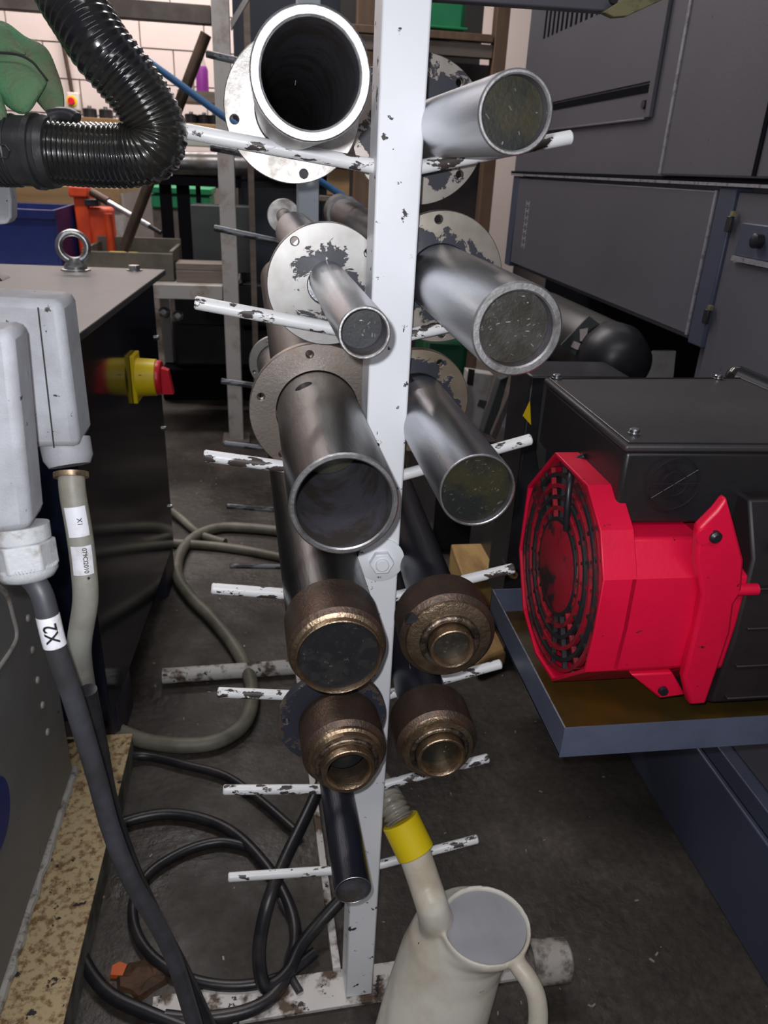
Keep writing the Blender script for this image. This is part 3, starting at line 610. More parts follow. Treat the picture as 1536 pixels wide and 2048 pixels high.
# rotary switch on the right face
sd = ray(268, 754); S = EYE + sd * ((B0 - EYE).dot(nr) / sd.dot(nr))
sp = obj('switch_plate', MB().hexa([S + dr * a + V(0, 0, b) + nr * c for c, a, b in ((0, -.03, -.054), (0, .03, -.054), (0, .03, .054), (0, -.03, .054), (.010, -.03, -.054), (.010, .03, -.054), (.010, .03, .054), (.010, -.03, .054))]), yellow_pl, cab, bevel=.002)
obj('switch_collar', MB().lathe([(0, .043), (.040, .041), (.042, .038)], S + nr * .010, nr, 36), yellow_pl, cab)
obj('switch_flag', MB().lathe([(0, .006), (.004, .006)], S + nr * .022 - dr * .036 + V(0, 0, .010), -dr, 12), red_pl, cab)
hd = MB(); hd.lathe([(0, .039), (.006, .039), (.010, .036)], S + nr * .052, nr, 36)
hd.hexa([S + nr * c + dr * a + V(0, 0, b) for c, a, b in ((.056, -.012, -.036), (.056, .012, -.036), (.056, .012, .026), (.056, -.012, .026), (.086, -.010, -.036), (.086, .010, -.036), (.078, .010, .018), (.078, -.010, .018))])
obj('switch_handle', hd, red_pl, cab)
for (px, py) in ((312, 675), (330, 848), (340, 1010)):
    q = atX(px, py, B1.x - .002); tt = (q - B0).dot(dr); 
    c = B1 + V(0, 0, q.z) ; obj('side_bolt', MB().lathe([(0, .006), (.006, .006), (.007, .004)], c - dr * .012, nr, 14), zinc, cab)
# eye bolt + hex bolt on lid
eb = thing('eye_bolt', 'zinc lifting eye bolt screwed into the grey cabinet lid', 'eye bolt', atZ(152, 540, .86))
e0 = atZ(152, 540, .86)
obj('base_washer', MB().lathe([(0, .036), (.003, .036), (.004, .034)], e0, (0, 0, 1), 40), zinc, eb)
obj('shank', MB().lathe([(.003, .028), (.010, .028), (.020, .020), (.030, .015)], e0, (0, 0, 1), 36), zinc, eb)
obj('ring', MB().torus(e0 + V(0, 0, .056), (.18, -1, .05), .0335, .0088, 48, 14), zinc, eb)
hb = thing('hex_bolt', 'zinc hex bolt with washer near the corner of the cabinet lid', 'bolt', atZ(269, 541, .86)); e1 = atZ(269, 541, .86)
obj('bolt_washer', MB().lathe([(0, .020), (.0025, .020)], e1, (0, 0, 1), 32), zinc, hb)
hh = MB(); hexnut(hh, e1 + V(0, 0, .0025), (0, 0, 1), .0150, .011, .2); obj('bolt_head', hh, zinc, hb, bevel=.001)

# ================================================================ BEIGE MACHINE, LOWER LEFT
bmch = thing('beige_machine', 'beige-grey machine column standing on an oil-stained yellow plinth, lower left', 'machine', (-.6, .8, 0))
Xb = -.388
obj('plinth', MB().hexa([V(-1.0, .1, 0), V(-.296, .1, 0), V(-.296, 1.25, 0), V(-1.0, 1.25, 0), V(-1.0, .1, .06), V(-.296, .1, .06), V(-.296, 1.25, .06), V(-1.0, 1.25, .06)]), plinth_side, bmch, bevel=.001)
obj('plinth_top', MB().box(-1.0, -.2945, .1, 1.252, .0602, .0635), plinth_paint, bmch, bevel=.0005)
obj('column', MB().box(-1.0, Xb, .1, 1.16, .0637, .62), beige_machine, bmch, bevel=.012)
sl = MB(); rnd = random.Random(4)
pts = [V(Xb + .002 + rnd.uniform(-.002, .002), .12 + i * .02, .066 + rnd.uniform(-.001, .002)) for i in range(53)]
sl.tube(pts, [.0075 + rnd.uniform(-.0015, .0015) for _ in pts], 8); obj('sealant_bead', sl, sealant, bmch)
for px, py in ((55, 1236), (64, 1300), (74, 1360), (84, 1410), (94, 1464)):
    q = atX(px, py, Xb); obj('rivet', MB().lathe([(0, .0065), (.003, .0055), (.004, .003)], q, (1, 0, 0), 14), beige_light, bmch)
tp = spline([atX(x, y, Xb) for x, y in ((-10, 1170), (12, 1190), (24, 1230), (32, 1268), (22, 1298), (-10, 1345))], 8)
obj('panel_rim', MB().tube(tp, .0042, 10), beige_light, bmch)
q = atX(-8, 1632, Xb + .0008); em = MB(); em.rings([[q + V(k * .0012, math.cos(2 * PI * i / 40) * .052, math.sin(2 * PI * i / 40) * .052) for i in range(40)] for k in (0, 1)]); 
tag(obj('emblem', em, blue_em, bmch), 'round blue emblem')

# ================================================================ GREY MACHINE, RIGHT
XM = .745
mch = thing('machine_tool', 'large dark grey machine tool enclosure filling the right side', 'machine', (1.1, 1.8, 0))
def MP(x, y): p = atX(x, y, XM); return p.y, p.z
obj('lower_body', MB().box(XM + .03, 1.6, 1.2801, 2.46, .865, 1.135), mach_grey, mch, smooth=False)
obj('lower_body', MB().box(XM + .03, 1.6, .3, 1.28, .25, 1.135), mach_grey, mch, smooth=False)
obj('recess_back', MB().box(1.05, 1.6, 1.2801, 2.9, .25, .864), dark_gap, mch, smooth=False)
obj('upper_far_body', MB().box(XM + .012, 1.6, 1.50, 2.50, 1.135, 2.1), mach_grey, mch, bevel=.003)
obj('upper_near_body', MB().box(XM - .004, 1.6, .25, 1.495, 1.142, 2.1), mach_grey, mch, bevel=.004)
obj('corner_strip', MB().box(XM - .0065, XM - .003, 1.488, 1.4965, 1.145, 2.1), edge_highlight, mch)
obj('seam', MB().box(XM - .006, XM - .003, 1.176, 1.186, 1.145, 2.1), dark_gap, mch)
# recessed panel on the far upper body: real frame of raised strips around it
for nm, a in (('panel_lip', (1.60, 1.622, 1.247, 2.1)), ('panel_lip', (1.622, 2.48, 1.243, 1.2475))):
    obj(nm, MB().box(XM + .004, XM + .0119, *a), mach_grey, mch, bevel=.001)
obj('panel_slot', MB().box(XM + .010, XM + .0124, 1.625, 2.45, 1.294, 1.308), dark_gap, mch)
obj('recessed_panel', MB().box(XM + .008, XM + .0121, 1.626, 2.40, 1.312, 2.0), mach_grey, mch, bevel=.001)
obj('latch', MB().lathe([(0, .009), (.006, .008)], V(XM + .011, 1.64, 1.272), (-1, 0, 0), 14), black_part, mch)
for i in range(13):
    y = 2.34 - i * .034; z0 = 1.475
    obj('vent_slit', MB().box(XM + .0072, XM + .0081, y - .007, y + .007, z0, 1.80), dark_gap, mch)
# lip ledge between upper and lower
obj('ledge', MB().box(XM - .006, XM + .03, .3, 2.47, 1.129, 1.134), edge_highlight, mch)
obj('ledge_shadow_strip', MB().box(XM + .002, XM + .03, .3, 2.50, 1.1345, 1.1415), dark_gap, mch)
# door on lower body
dr_ = obj('door', MB().box(XM, XM + .028, 1.285, 2.40, .880, 1.122), mach_grey, mch, bevel=.003)
obj('door_edge', MB().box(XM - .0012, XM + .001, 1.283, 1.290, .880, 1.122), edge_highlight, dr_)
# faint blurred worn lettering on the door: pale strokes reading down the far edge
lt = MB(); rnd = random.Random(3)
for k in range(7):
    zc = 1.055 - k * .019; yc = 2.29
    lt.box(XM - .0006, XM + .0002, yc - .014, yc + .014, zc - .0016, zc + .0016)
    for s_ in (-1, 1): lt.box(XM - .0006, XM + .0002, yc + s_ * .013 - .003, yc + s_ * .013 + .003, zc - .0075, zc + .0075)
obj('lettering', lt, print_pale, dr_, smooth=False)
obj('frame_strip', MB().box(XM - .001, XM + .03, 1.228, 1.277, .868, 1.128), mach_blue, mch, bevel=.003)
obj('frame_strip', MB().box(XM - .001, XM + .03, 2.405, 2.46, .868, 1.128), mach_blue, mch, bevel=.003)
for yy, zz in ((1.225, 1.075), (1.232, .925)):
    obj('hinge', MB().box(XM - .006, XM, yy - .010, yy + .004, zz - .014, zz + .010), black_part, mch, bevel=.001)
    obj('hinge_clip', MB().box(XM - .007, XM, yy - .014, yy - .006, zz + .010, zz + .018), olive_dirty, mch)
obj('near_panel', MB().box(XM + .004, XM + .029, .35, 1.225, .70, 1.122), mach_grey, mch, bevel=.002)
pk = obj('handle_pocket', MB().box(XM - .002, XM + .006, 1.04, 1.190, 1.028, 1.078), mach_blue, mch, bevel=.002)
obj('pocket_lip', MB().box(XM - .006, XM - .001, 1.03, 1.190, 1.020, 1.0275), edge_highlight, mch)
obj('handle_knob', MB().lathe([(0, .011), (.012, .011), (.014, .008)], V(XM - .002, 1.128, 1.055), (-1, 0, 0), 20), black_part, mch)
obj('near_panel_inset', MB().box(XM + .0015, XM + .0045, .40, 1.195, .72, 1.018), mach_grey, mch, bevel=.001)
# base beam
obj('base_beam', MB().box(XM, 1.6, .15, 2.9, 0.0, .205), mach_blue, mch, bevel=.003)
obj('beam_top', MB().box(XM + .006, 1.6, .15, 2.9, .209, .246), mach_blue, mch, bevel=.002)
obj('beam_groove', MB().box(XM + .009, 1.59, .16, 2.89, .2045, .2095), dark_gap, mch)
# top bracket overhead
tb_ = thing('overhead_guard', 'dark grey sheet guard overhead at the top right with an oily edge strip', 'guard', (.40, 1.0, 1.34))
g = [atY(x, y, 1.0) for x, y in ((858, -2), (1225, 24))]; gh = V(0, 0, .30)
obj('guard_sheet', MB().hexa([g[0], g[1], g[1] + V(0, .02, 0), g[0] + V(0, .02, 0), g[0] + gh, g[1] + gh, g[1] + V(0, .02, 0) + gh, g[0] + V(0, .02, 0) + gh]), mach_grey, tb_, bevel=.002)
e_ = [atY(x, y, .985) for x, y in ((1207, 24), (1228, 34), (1255, 32), (1325, 0), (1325, -30), (1290, -30), (1215, 18))]
obj('edge_strip', MB().prism(e_, V(0, .012, 0)), olive_dirty, tb_, bevel=.001)
obj('guard_plug', MB().lathe([(0, .006), (.003, .005)], atY(1227, -2, .99) , (0, -1, 0), 16), black_part, tb_)
for o in tb_.children: pass

# ---- motor
mot = thing('electric_motor', 'red and black electric motor with a grimy fan grille, on the drip tray', 'motor', (.42, .69, .62))
PZ = [(.73, .86), (.638, .86), (.595, .832), (.571, .792), (.569, .739), (.572, .687), (.642, .622), (.70, .617), (.759, .642), (.80, .704), (.799, .792)]
cy, cz = .688, .742
def sect(x, s=1.0, zmax=9, poly=PZ): return [V(x, cy + (y - cy) * s, min(cz + (z - cz) * s, zmax)) for y, z in poly]
hous = MB(); hous.rings([sect(.334), sect(.300), sect(.300, .965), sect(.334, .965)], False, True); obj('fan_cowl_rim', hous, red_paint, mot, bevel=.001, ang=14)
h2_ = MB(); h2_.rings([sect(.326, 1.0, .823), sect(.405, 1.0, .823)]); obj('fan_cowl', h2_, red_paint, mot, bevel=.003, ang=14)
h3 = MB(); h3.rings([sect(.405, 1.0, .80), sect(.425, 1.02, .80), sect(.446, 1.02, .80)]); obj('end_flange', h3, red_paint, mot, bevel=.003, ang=14)
PB = [(.599, .86), (.571, .81), (.566, .72), (.572, .64), (.62, .61), (.76, .61), (.80, .65), (.80, .83), (.76, .86)]
mbk = MB(); mbk.rings([sect(.446, 1, 9, PB), sect(.74, 1, 9, PB)]); obj('motor_body', mbk, motor_black, mot, bevel=.003)
for z in (.825, .78, .735, .69, .65):
    obj('cooling_rib', MB().box(.457, .739, .564, .572, z - .0015, z + .0015), motor_black, mot, bevel=.001)
# tip of the flange standing in front of the terminal box
tip = [atY(x, y, .572) for x, y in ((1384, 1046), (1420, 1010), (1440, 984), (1456, 1040), (1474, 1108), (1470, 1172), (1455, 1195), (1448, 1250), (1425, 1320), (1400, 1394), (1368, 1396), (1356, 1342), (1378, 1250), (1392, 1180), (1380, 1110))]
tf = MB(); tf.prism(tip, V(0, -.012, 0)); obj('flange_ear', tf, red_paint, mot, bevel=.003)
bs = atY(1428, 1072, .560); obj('flange_screw', MB().lathe([(0, .0060), (.004, .0058), (.006, .0035)], bs, (0, -1, 0), 18), black_part, mot)
obj('screw_recess', MB().lathe([(0, .0085), (.0025, .0080)], atY(1408, 1071, .5605), (0, -1, 0), 20), red_paint, mot)
ft = [atY(x, y, .572) for x, y in ((1262, 1350), (1345, 1345), (1372, 1390), (1320, 1398))]
fo = MB(); fo.prism(ft, V(0, .03, 0)); obj('foot', fo, red_paint, mot, bevel=.002)
obj('foot_bolt', MB().lathe([(0, .005), (.004, .0045)], atY(1325, 1380, .571), (0, -1, 0), 14), black_part, mot)
for zz in (.800, .635): obj('rim_boss', MB().lathe([(0, .006), (.045, .006)], V(.41, .566, zz - .02), (1, 0, 0), 16), red_paint, mot)
# fan grille
gr = MB(); X0 = .304
def ringpts(rad, seg=56): return [V(X0, cy + rad * .98 * math.cos(2 * PI * i / seg), cz + rad * 1.02 * math.sin(2 * PI * i / seg)) for i in range(seg + 1)]
for k, rad in enumerate((.052, .064, .076, .088, .100, .111)):
    g_ = MB(); P = ringpts(rad); rs = []
    for i in range(56):
        d = (P[i] - V(X0, cy, cz)).normalized(); rs.append([P[i] + d * a + V(b, 0, 0) for a, b in ((-.0022, -.001), (.0022, -.001), (.0022, .004), (-.0022, .004))])
    g_.rings(rs, False, True); obj('grille_ring', g_, grille_red if k % 2 else grille_black, mot)
for k in range(20):
    a = 2 * PI * k / 20 + .08; d = V(0, math.cos(a), math.sin(a)); e = V(0, -math.sin(a), math.cos(a)) * .0016
    p0 = V(X0, cy, cz) + d * .035; p1 = V(X0, cy, cz) + d * .113
    obj('grille_spoke', MB().hexa([p0 - e, p1 - e, p1 + e, p0 + e] + [p + V(.005, 0, 0) for p in (p0 - e, p1 - e, p1 + e, p0 + e)]), grille_black if k % 3 else grille_red, mot, smooth=False)
obj('grille_hub', MB().lathe([(0, .044), (.003, .053), (.006, .054)], V(X0 - .003, cy, cz), (1, 0, 0), 40), grille_red, mot)
obj('fan', MB().lathe([(0, .030), (.002, .108), (.006, .108)], V(.3185, cy, cz), (1, 0, 0), 40), grille_black, mot)
# four corner pockets of grille
for s_ in range(11):
    a, b = PZ[s_], PZ[(s_ + 1) % 11]; m_ = ((a[0] + b[0]) / 2, (a[1] + b[1]) / 2)
    p = V(.306, cy + (m_[0] - cy) * .92, cz + (m_[1] - cz) * .92)
    obj('corner_web', MB().tube([p, V(.306, cy + (m_[0] - cy) * .99, cz + (m_[1] - cz) * .99)], .002, 6), grille_black, mot)
# terminal box
BX = [V(.324, .620, 0), V(.461 + .14, .612, 0), V(.561 + .03, .869, 0), V(.328, .857, 0)]
tbx = obj('terminal_box', MB().hexa([p + V(0, 0, z) for z in (.826, .9005) for p in BX]), box_black, mot, bevel=.004)
grow = [p + (p - V(.45, .74, 0)).normalized() * .004 for p in BX]
tl_ = obj('box_lid', MB().hexa([p + V(0, 0, z) for z in (.901, .908) for p in grow]), lid_black, mot, bevel=.0025)
inn = [V(.45, .74, 0) + (p - V(.45, .74, 0)) * .955 for p in grow]
lr = MB(); P = [p + V(0, 0, .9085) for p in inn]; lr.tube(P + [P[0]], .0009, 6, False); obj('lid_groove', lr, box_black, tl_)
for px, py in ((1113, 757), (1268, 868), (1436, 758)):
    q = atZ(px, py, .908); obj('lid_screw', MB().lathe([(0, .0055), (.0015, .0062), (.0018, .0048), (.0045, .0050), (.0055, .0042)], q, (0, 0, 1), 20), zinc, mot)
kc = atY(1345, 965, .6185); ko = MB(); yk = BX[0].y - .002
kc.y = .6145
for R_ in (.026, .0125): ko.torus(kc, (0, 1, 0), R_, .0009, 40, 6)
for a in (.6, 2.17, 0, PI / 2):
    d = V(math.cos(a), 0, math.sin(a)) * .026; ko.tube([kc - d, kc + d], .0006, 6)
obj('knockout_ring', ko, box_black, tbx)
cbp = spline([atX(x, y, X_) for x, y, X_ in ((1168, 912, .325), (1150, 925, .316), (1140, 960, .300), (1135, 1010, .297), (1132, 1060, .300))], 8)
obj('fan_lead', MB().tube(cbp, .0034, 12), black_part, mot)

# ---- tray
tr_ = thing('drip_tray', 'shallow blue-grey steel drip tray with rusty oil under the red motor', 'tray', (.5, .69, .598))
x0, x1, y0, y1, z0, z1 = .28, .744, .555, .824, .5975, .634
obj('tray_floor', MB().box(x0, x1, y0, y1, z0, z0 + .002), tray_oil, tr_, smooth=False)
obj('tray_side', MB().box(x0, x0 + .0015, y0, y1, z0 - .0005, z1), tray_grey, tr_, smooth=False)
obj('tray_side', MB().box(x0, x1, y0 - .0015, y0, z0 - .0005, z1), tray_grey, tr_, smooth=False)
obj('tray_side', MB().box(x0, x1, y1 - .0015, y1, z0 + .002, z1), tray_grey, tr_, smooth=False)
obj('tray_rim', MB().tube([V(x0 + .0008, y1, z1), V(x0 + .0008, y0, z1)], .0009, 6), edge_highlight, tr_)
obj('bracket', MB().box(.52, .744, .62, .78, .55, .597), mach_blue, tr_)

# ---- behind the motor
colm = thing('black_column', 'black upright casing with a yellow warning triangle behind the fan grille', 'column', atY(1075, 1125, 1.3))
ca0 = atY(1040, 745, 1.3); cb0 = atY(1180, 745, 1.3)
obj('casing', MB().box(atY(1024, 1050, 1.3).x, .66, 1.3, 1.42, .30, atY(1100, 752, 1.3).z), black_part, colm, bevel=.004)
obj('edge_plate', MB().prism([atY(x, y, 1.296) for x, y in ((1088, 765), (1100, 770), (1102, 800), (1090, 930), (1078, 940), (1072, 900))], V(0, .003, 0)), servo_grey, colm)
wt = MB(); wt.prism([atY(x, y, 1.297) for x, y in ((1060, 803), (1062, 850), (1046, 832))], V(0, .002, 0)); tag(obj('warning_triangle', wt, warn_yel, colm, smooth=False), 'yellow warning triangle')
sv = thing('servo_motor', 'dark round servo motor with a rating plate under the grey machine door', 'motor', V(.62, 1.55, .80))
s0 = atY(1085, 640, 1.85); s1 = atY(1225, 715, 1.5)
obj('motor_can', MB().lathe([(0, .070), (.32, .070), (.325, .066)], s0, (s1 - s0), 40), servo_grey, sv)
obj('end_cap', MB().lathe([(0, .072), (.03, .074), (.07, .060), (.09, .03)], s0 + (s1 - s0).normalized() * .33, (s1 - s0), 40), black_part, sv)
npc = [atY(x, y, 1.52) for x, y in ((1178, 632), (1200, 648), (1168, 722), (1122, 690))]
obj('rating_plate', MB().prism(npc, V(0, .004, 0)), tile_dark, sv)
for q4 in (((1160, 660), (1176, 656), (1172, 684), (1160, 682)), ((1148, 682), (1168, 690), (1160, 702), (1142, 694))):
    obj('plate_print', MB().prism([atY(x, y, 1.515) for x, y in q4], V(0, .003, 0)), clear_bot, sv)
obj('plate_mark', MB().prism([atY(x, y, 1.515) for x, y in ((1178, 668), (1186, 668), (1184, 676), (1176, 676))], V(0, .003, 0)), red_pl, sv)
solo('white_panel', MB().prism([atY(x, y, 1.6) for x, y in ((1310, 702), (1352, 702), (1345, 770), (1235, 770))], V(0, .01, 0)), shelf_white, 'off-white board in the gap behind the terminal box', 'panel')
pp = [atY(x, y, 1.0) for x, y in ((1436, 752), (1480, 752), (1536, 775), (1640, 830))]
cyl_ = thing('black_cylinder', 'black cylinder with a domed shiny end behind the terminal box', 'cylinder', pp[0])
obj('barrel', MB().cyl(atY(1470, 752, 1.0), atY(1660, 835, .92), .0165, seg=28), black_part, cyl_)
obj('dome', MB().lathe([(0, .0165), (.006, .015), (.011, .010), (.013, .003)], atY(1470, 752, 1.0), atY(1470, 752, 1.0) - atY(1660, 835, .92), 28), hose_black, cyl_)
# leaning pale boxes between rack and machine
def slab(name, quad_px, Y, depth, m, label, cat, parts=None):
    t = thing(name, label, cat, atY(*quad_px[0], Y)); P = [atY(x, y, Y) for x, y in quad_px]
    obj('panel', MB().prism(P, V(0, depth, 0)), m, t, bevel=.003)
    for nm, q, mm in (parts or []): obj(nm, MB().prism([atY(x, y, Y - .006) for x, y in q], V(0, .006, 0)), mm, t)
    return t
slab('leaning_profile', ((936, 742), (988, 750), (958, 866), (925, 850)), 2.2, .05, shelf_white, 'cream cable trunking with dark knockouts leaning right of the rack', 'trunking',
     [('knockout', ((938, 738), (950, 740), (946, 772), (934, 768)), black_part), ('knockout', ((960, 800), (974, 803), (968, 818), (955, 812)), tile_dark)])
slab('leaning_profile', ((1000, 758), (1018, 752), (985, 872), (966, 866)), 2.1, .04, tile_dark, 'dark trunking leaning beside the cream trunking', 'trunking')
slab('leaning_bar', ((1022, 775), (1034, 776), (992, 880), (982, 872)), 2.05, .02, shelf_brown, 'narrow brown-grey bar leaning next to the dark trunking', 'bar')
solo('base_plate', MB().box(.56, .74, 1.50, 1.9, .0, .298), black_part, 'dark blue base box on the floor under the black upright casing', 'base')
solo('scrap_box', MB().box(.50, .74, 2.12, 2.6, 0, atY(960, 868, 2.2).z), black_part, 'low black box behind the right pegs carrying the leaning trunking', 'box')
# pine block + cork
wd = thing('wood_block', 'pine offcut block wedged behind the right pegs', 'wood block', atY(940, 1200, 1.5))
q = [atZ(x, y, .20) for x, y in ((902, 1088), (975, 1086), (1000, 1140), (925, 1152))]
solo_b = MB().hexa([p - V(0, 0, .2) for p in q] + q); obj('block', solo_b, pine, wd, bevel=.004)
fl_ = thing('wood_offcut', 'rounded brown timber offcut on the floor in front of the pine block', 'wood block', atZ(985, 1330, 0))
q = [atZ(x, y, .05) for x, y in ((948, 1205), (1000, 1200), (1014, 1300), (955, 1325))]
obj('offcut', MB().hexa([p - V(0, 0, .05) for p in q] + q), pine, fl_, bevel=.01)
pn = thing('wooden_dowel', 'small wooden dowel end on a dark stud beside the pine block', 'dowel', atY(1022, 1185, 1.3))
pc = atY(1025, 1150, 1.2)
obj('dowel_end', MB().lathe([(0, .0075), (.010, .0075), (.010, .003), (.006, .003)], pc, (0, -1, .6), 20), pine, pn)
obj('stud', MB().cyl(pc + V(0, .002, 0), V(pc.x + .012, 1.299, pc.z - .02), .003, seg=10), black_part, pn)

# ================================================================ JUG
jug = thing('oil_jug', 'cream plastic oil jug with yellow collar and flexible spout at the rack foot', 'jug', (.22, .56, 0))
jb = MB()
def ell(c, rx, ry, n=48): return [V(c[0] + rx * math.cos(2 * PI * i / n), c[1] + ry * math.sin(2 * PI * i / n), c[2]) for i in range(n)]
def jring(Z, l, r_, k=.93):
    a = atZ(*l, Z); b = atZ(*r_, Z); c = (a + b) / 2; w_ = (b - a).length / 2; return ell(c, w_, w_ * k)
jb.rings([jring(0.0, (752, 2112), (940, 2130)), jring(.004, (740, 2110), (952, 2130)), jring(.04, (748, 2060), (962, 2085)), jring(.10, (772, 1975), (985, 2005)), jring(.16, (800, 1892), (1008, 1925)), jring(.195, (822, 1850), (1030, 1885)), jring(.212, (846, 1838), (1048, 1870), .95), ell((.262, .637, .228), .0585, .0575), ell((.263, .638, .236), .0605, .0595), ell((.263, .638, .240), .0590, .058),
          ell((.263, .638, .238), .054, .053), ell((.263, .638, .222), .053, .052)])
jm = obj('jug_body', jb, jug_white, jug)
nk = MB(); nk.tube(spline([atZ(878, 1960, .09), atZ(880, 1880, .165), atY(866, 1818, .650), atY(850, 1768, .670), atY(822, 1685, .697)], 6), [.034 - .0125 * min(1, (i / 12) ** 1.0) for i in range(25)], 28)
nkk = obj('neck_tmp', nk, jug_white, jug)
hnl = MB(); hnl.tube(spline([atZ(1035, 1930, .225), atZ(1058, 1960, .218), atZ(1074, 2000, .200), atZ(1074, 2060, .165), atZ(1050, 2130, .12), atZ(980, 2150, .07)], 8), .0125, 20)
hn = obj('handle_tmp', hnl, jug_white, jug)
for q in (nkk, hn):
    jm.data.materials  # joined below
bmj = bmesh.new()
for q in (jm, nkk, hn): bmj.from_mesh(q.data)
mej = bpy.data.meshes.new('jug_body'); bmj.to_mesh(mej); bmj.free(); mej.materials.append(jug_white); jm.data = mej
bpy.data.objects.remove(nkk); bpy.data.objects.remove(hn)
r = jm.modifiers.new('r', 'REMESH'); r.mode = 'VOXEL'; r.voxel_size = .0026; r.use_smooth_shade = True
s = jm.modifiers.new('s', 'SMOOTH'); s.iterations = 14; s.factor = .5
bpy.context.view_layer.update(); baked(jm)
obj('lid_disc', MB().rings([ell((.263, .638, .231), .0535, .0525), ell((.263, .638, .2345), .0535, .0525), ell((.263, .638, .2365), .03, .03)]), jug_lid, jug)
k0 = atY(832, 1706, .691); k1 = atY(800, 1640, .716); kd = (k1 - k0)
tag(obj('collar', MB().lathe([(0, .0245), (.001, .0255), (kd.length - .001, .0255), (kd.length, .0245), (kd.length, .019)], k0, kd, 40), yellow_pl, jug), 'yellow screw collar')
sp_p = spline([k1 - kd * .1, atY(785, 1612, .735), atY(768, 1585, .765), atY(750, 1562, .80), atY(735, 1545, .84)], 24)
obj('flexible_spout', MB().tube(sp_p, [.0185 + .0014 * (1 if i % 6 < 3 else -1) for i in range(len(sp_p))], 28), spout_clear, jug, ang=70)
fm = thing('foam_roll', 'dirty white foam roll lying on the floor behind the oil jug', 'foam roll', atZ(1105, 1960, .03))
a_ = atZ(1060, 1925, .045); b_ = atZ(1132, 1920, .045); obj('roll', MB().lathe([(0, .030), (.002, .032), ((b_ - a_).length, .031), ((b_ - a_).length + .003, .028)], a_, b_ - a_, 32), foam_dirty, fm)

# ================================================================ FLOOR HOSES AND CABLES
def fcable(name, px, r, m, label, z=None, cat='cable', n=10, group=None):
    z = z if z is not None else r
    P = [atZ(q[0], q[1], z if len(q) < 3 else q[2]) for q in px]
    return solo(name, MB().tube(spline(P, n), r, 14), m, label, cat, group)
fcable('floor_conduit', ((560, 1062), (500, 1056), (440, 1055), (392, 1072), (362, 1105), (355, 1150), (380, 1192), (425, 1238), (468, 1292), (498, 1350), (504, 1400), (485, 1450), (435, 1482), (370, 1491), (300, 1484), (250, 1468), (205, 1445)), .0165, floor_hose, 'thick olive conduit looping across the floor left of the rack', cat='conduit')
fcable('floor_conduit', ((330, 1010, .03), (360, 1035, .02), (400, 1068, .012), (450, 1085, .012)), .013, floor_hose, 'short straight olive conduit leaving the navy cabinet corner', cat='conduit')
fcable('floor_conduit', ((345, 1086), (430, 1092), (500, 1102), (570, 1116)), .014, floor_hose, 'olive conduit running straight behind the loop, crossing under the rack', cat='conduit')
fcable('floor_conduit', ((820, 1078, .06), (880, 1052, .05), (940, 1040, .05), (1000, 1056, .05), (1050, 1052, .05)), .016, floor_hose, 'olive conduit right of the rack running behind the pine block', cat='conduit')
fcable('floor_conduit', ((800, 1062, .03), (860, 1048, .05), (900, 1025, .1), (960, 985, .14)), .012, floor_hose, 'slim olive conduit rising behind the third right pipe', cat='conduit')
G = 'black cable coils on the floor under the left pegs'
fcable('floor_cable', ((420, 2075), (300, 2028), (215, 1985), (165, 1915), (142, 1830), (150, 1745), (185, 1690), (235, 1650), (320, 1628), (400, 1636), (470, 1668), (535, 1735), (580, 1815), (590, 1890), (560, 1975), (500, 2020), (400, 2038), (330, 2034)), .0100, cable_black, 'outermost thick black cable loop spilling over the yellow plinth edge', group=None, z=.012)
fcable('floor_cable', ((500, 1695), (440, 1684), (370, 1702), (300, 1745), (268, 1800), (272, 1862), (310, 1918), (380, 1958), (470, 1972), (560, 1955), (630, 1905)), .0085, cable_black, 'inner black cable loop lying inside the outermost coil', z=.010)
fcable('floor_cable', ((208, 1545, .05), (230, 1520, .03), (290, 1512, .012), (370, 1530, .012), (450, 1552, .012), (520, 1600, .012), (600, 1670, .012)), .0085, cable_black, 'black cable running from the yellow plinth towards the rack', z=.010)
fcable('floor_cable', ((645, 1560, .16), (618, 1620, .15), (570, 1720, .13), (538, 1800, .11), (520, 1880, .07), (520, 1940, .035), (535, 1975, .016), (575, 1945, .016), (600, 1895, .02), (640, 1845, .03), (690, 1790, .05)), .0105, cable_black, 'thick black cable hanging in a tight U beside the front post', z=.012)
fcable('floor_cable', ((560, 1800), (590, 1860), (575, 1930), (600, 1985)), .006, cable_grey, 'thin grey cable end inside the tight black U of cable', z=.008)
# debris
lf = MB(); c = atZ(285, 1958, .0); rnd = random.Random(5)
pts = [c + V(math.cos(a) * .045 * rnd.uniform(.6, 1.1), math.sin(a) * .035 * rnd.uniform(.6, 1.1), 0) for a in [k * PI / 6 for k in range(12)]]
lf.rings([pts, [p + (c - p) * .15 + V(0, 0, rnd.uniform(.003, .010)) for p in pts], [p + (c - p) * .6 + V(0, 0, rnd.uniform(.006, .012)) for p in pts]])
solo('dead_leaf', lf, mat('dead_leaf_brown', (.10, .045, .02), .7, 0, (.05, .025, .012), 40, .4, .6), 'crumpled brown scrap on the floor inside the cable coils', 'scrap', smooth=False)
c = atZ(235, 1945, .0); solo('orange_chip', MB().prism([c + V(a, b, 0) for a, b in ((-.010, -.008), (.008, -.011), (.012, .006), (0, .012), (-.010, .007))], V(.002, 0, .008)), mat('orange_scrap', (.65, .12, .02), .5), 'small orange plastic chip beside the brown scrap', 'scrap', smooth=False)
db = MB(); rnd = random.Random(11)
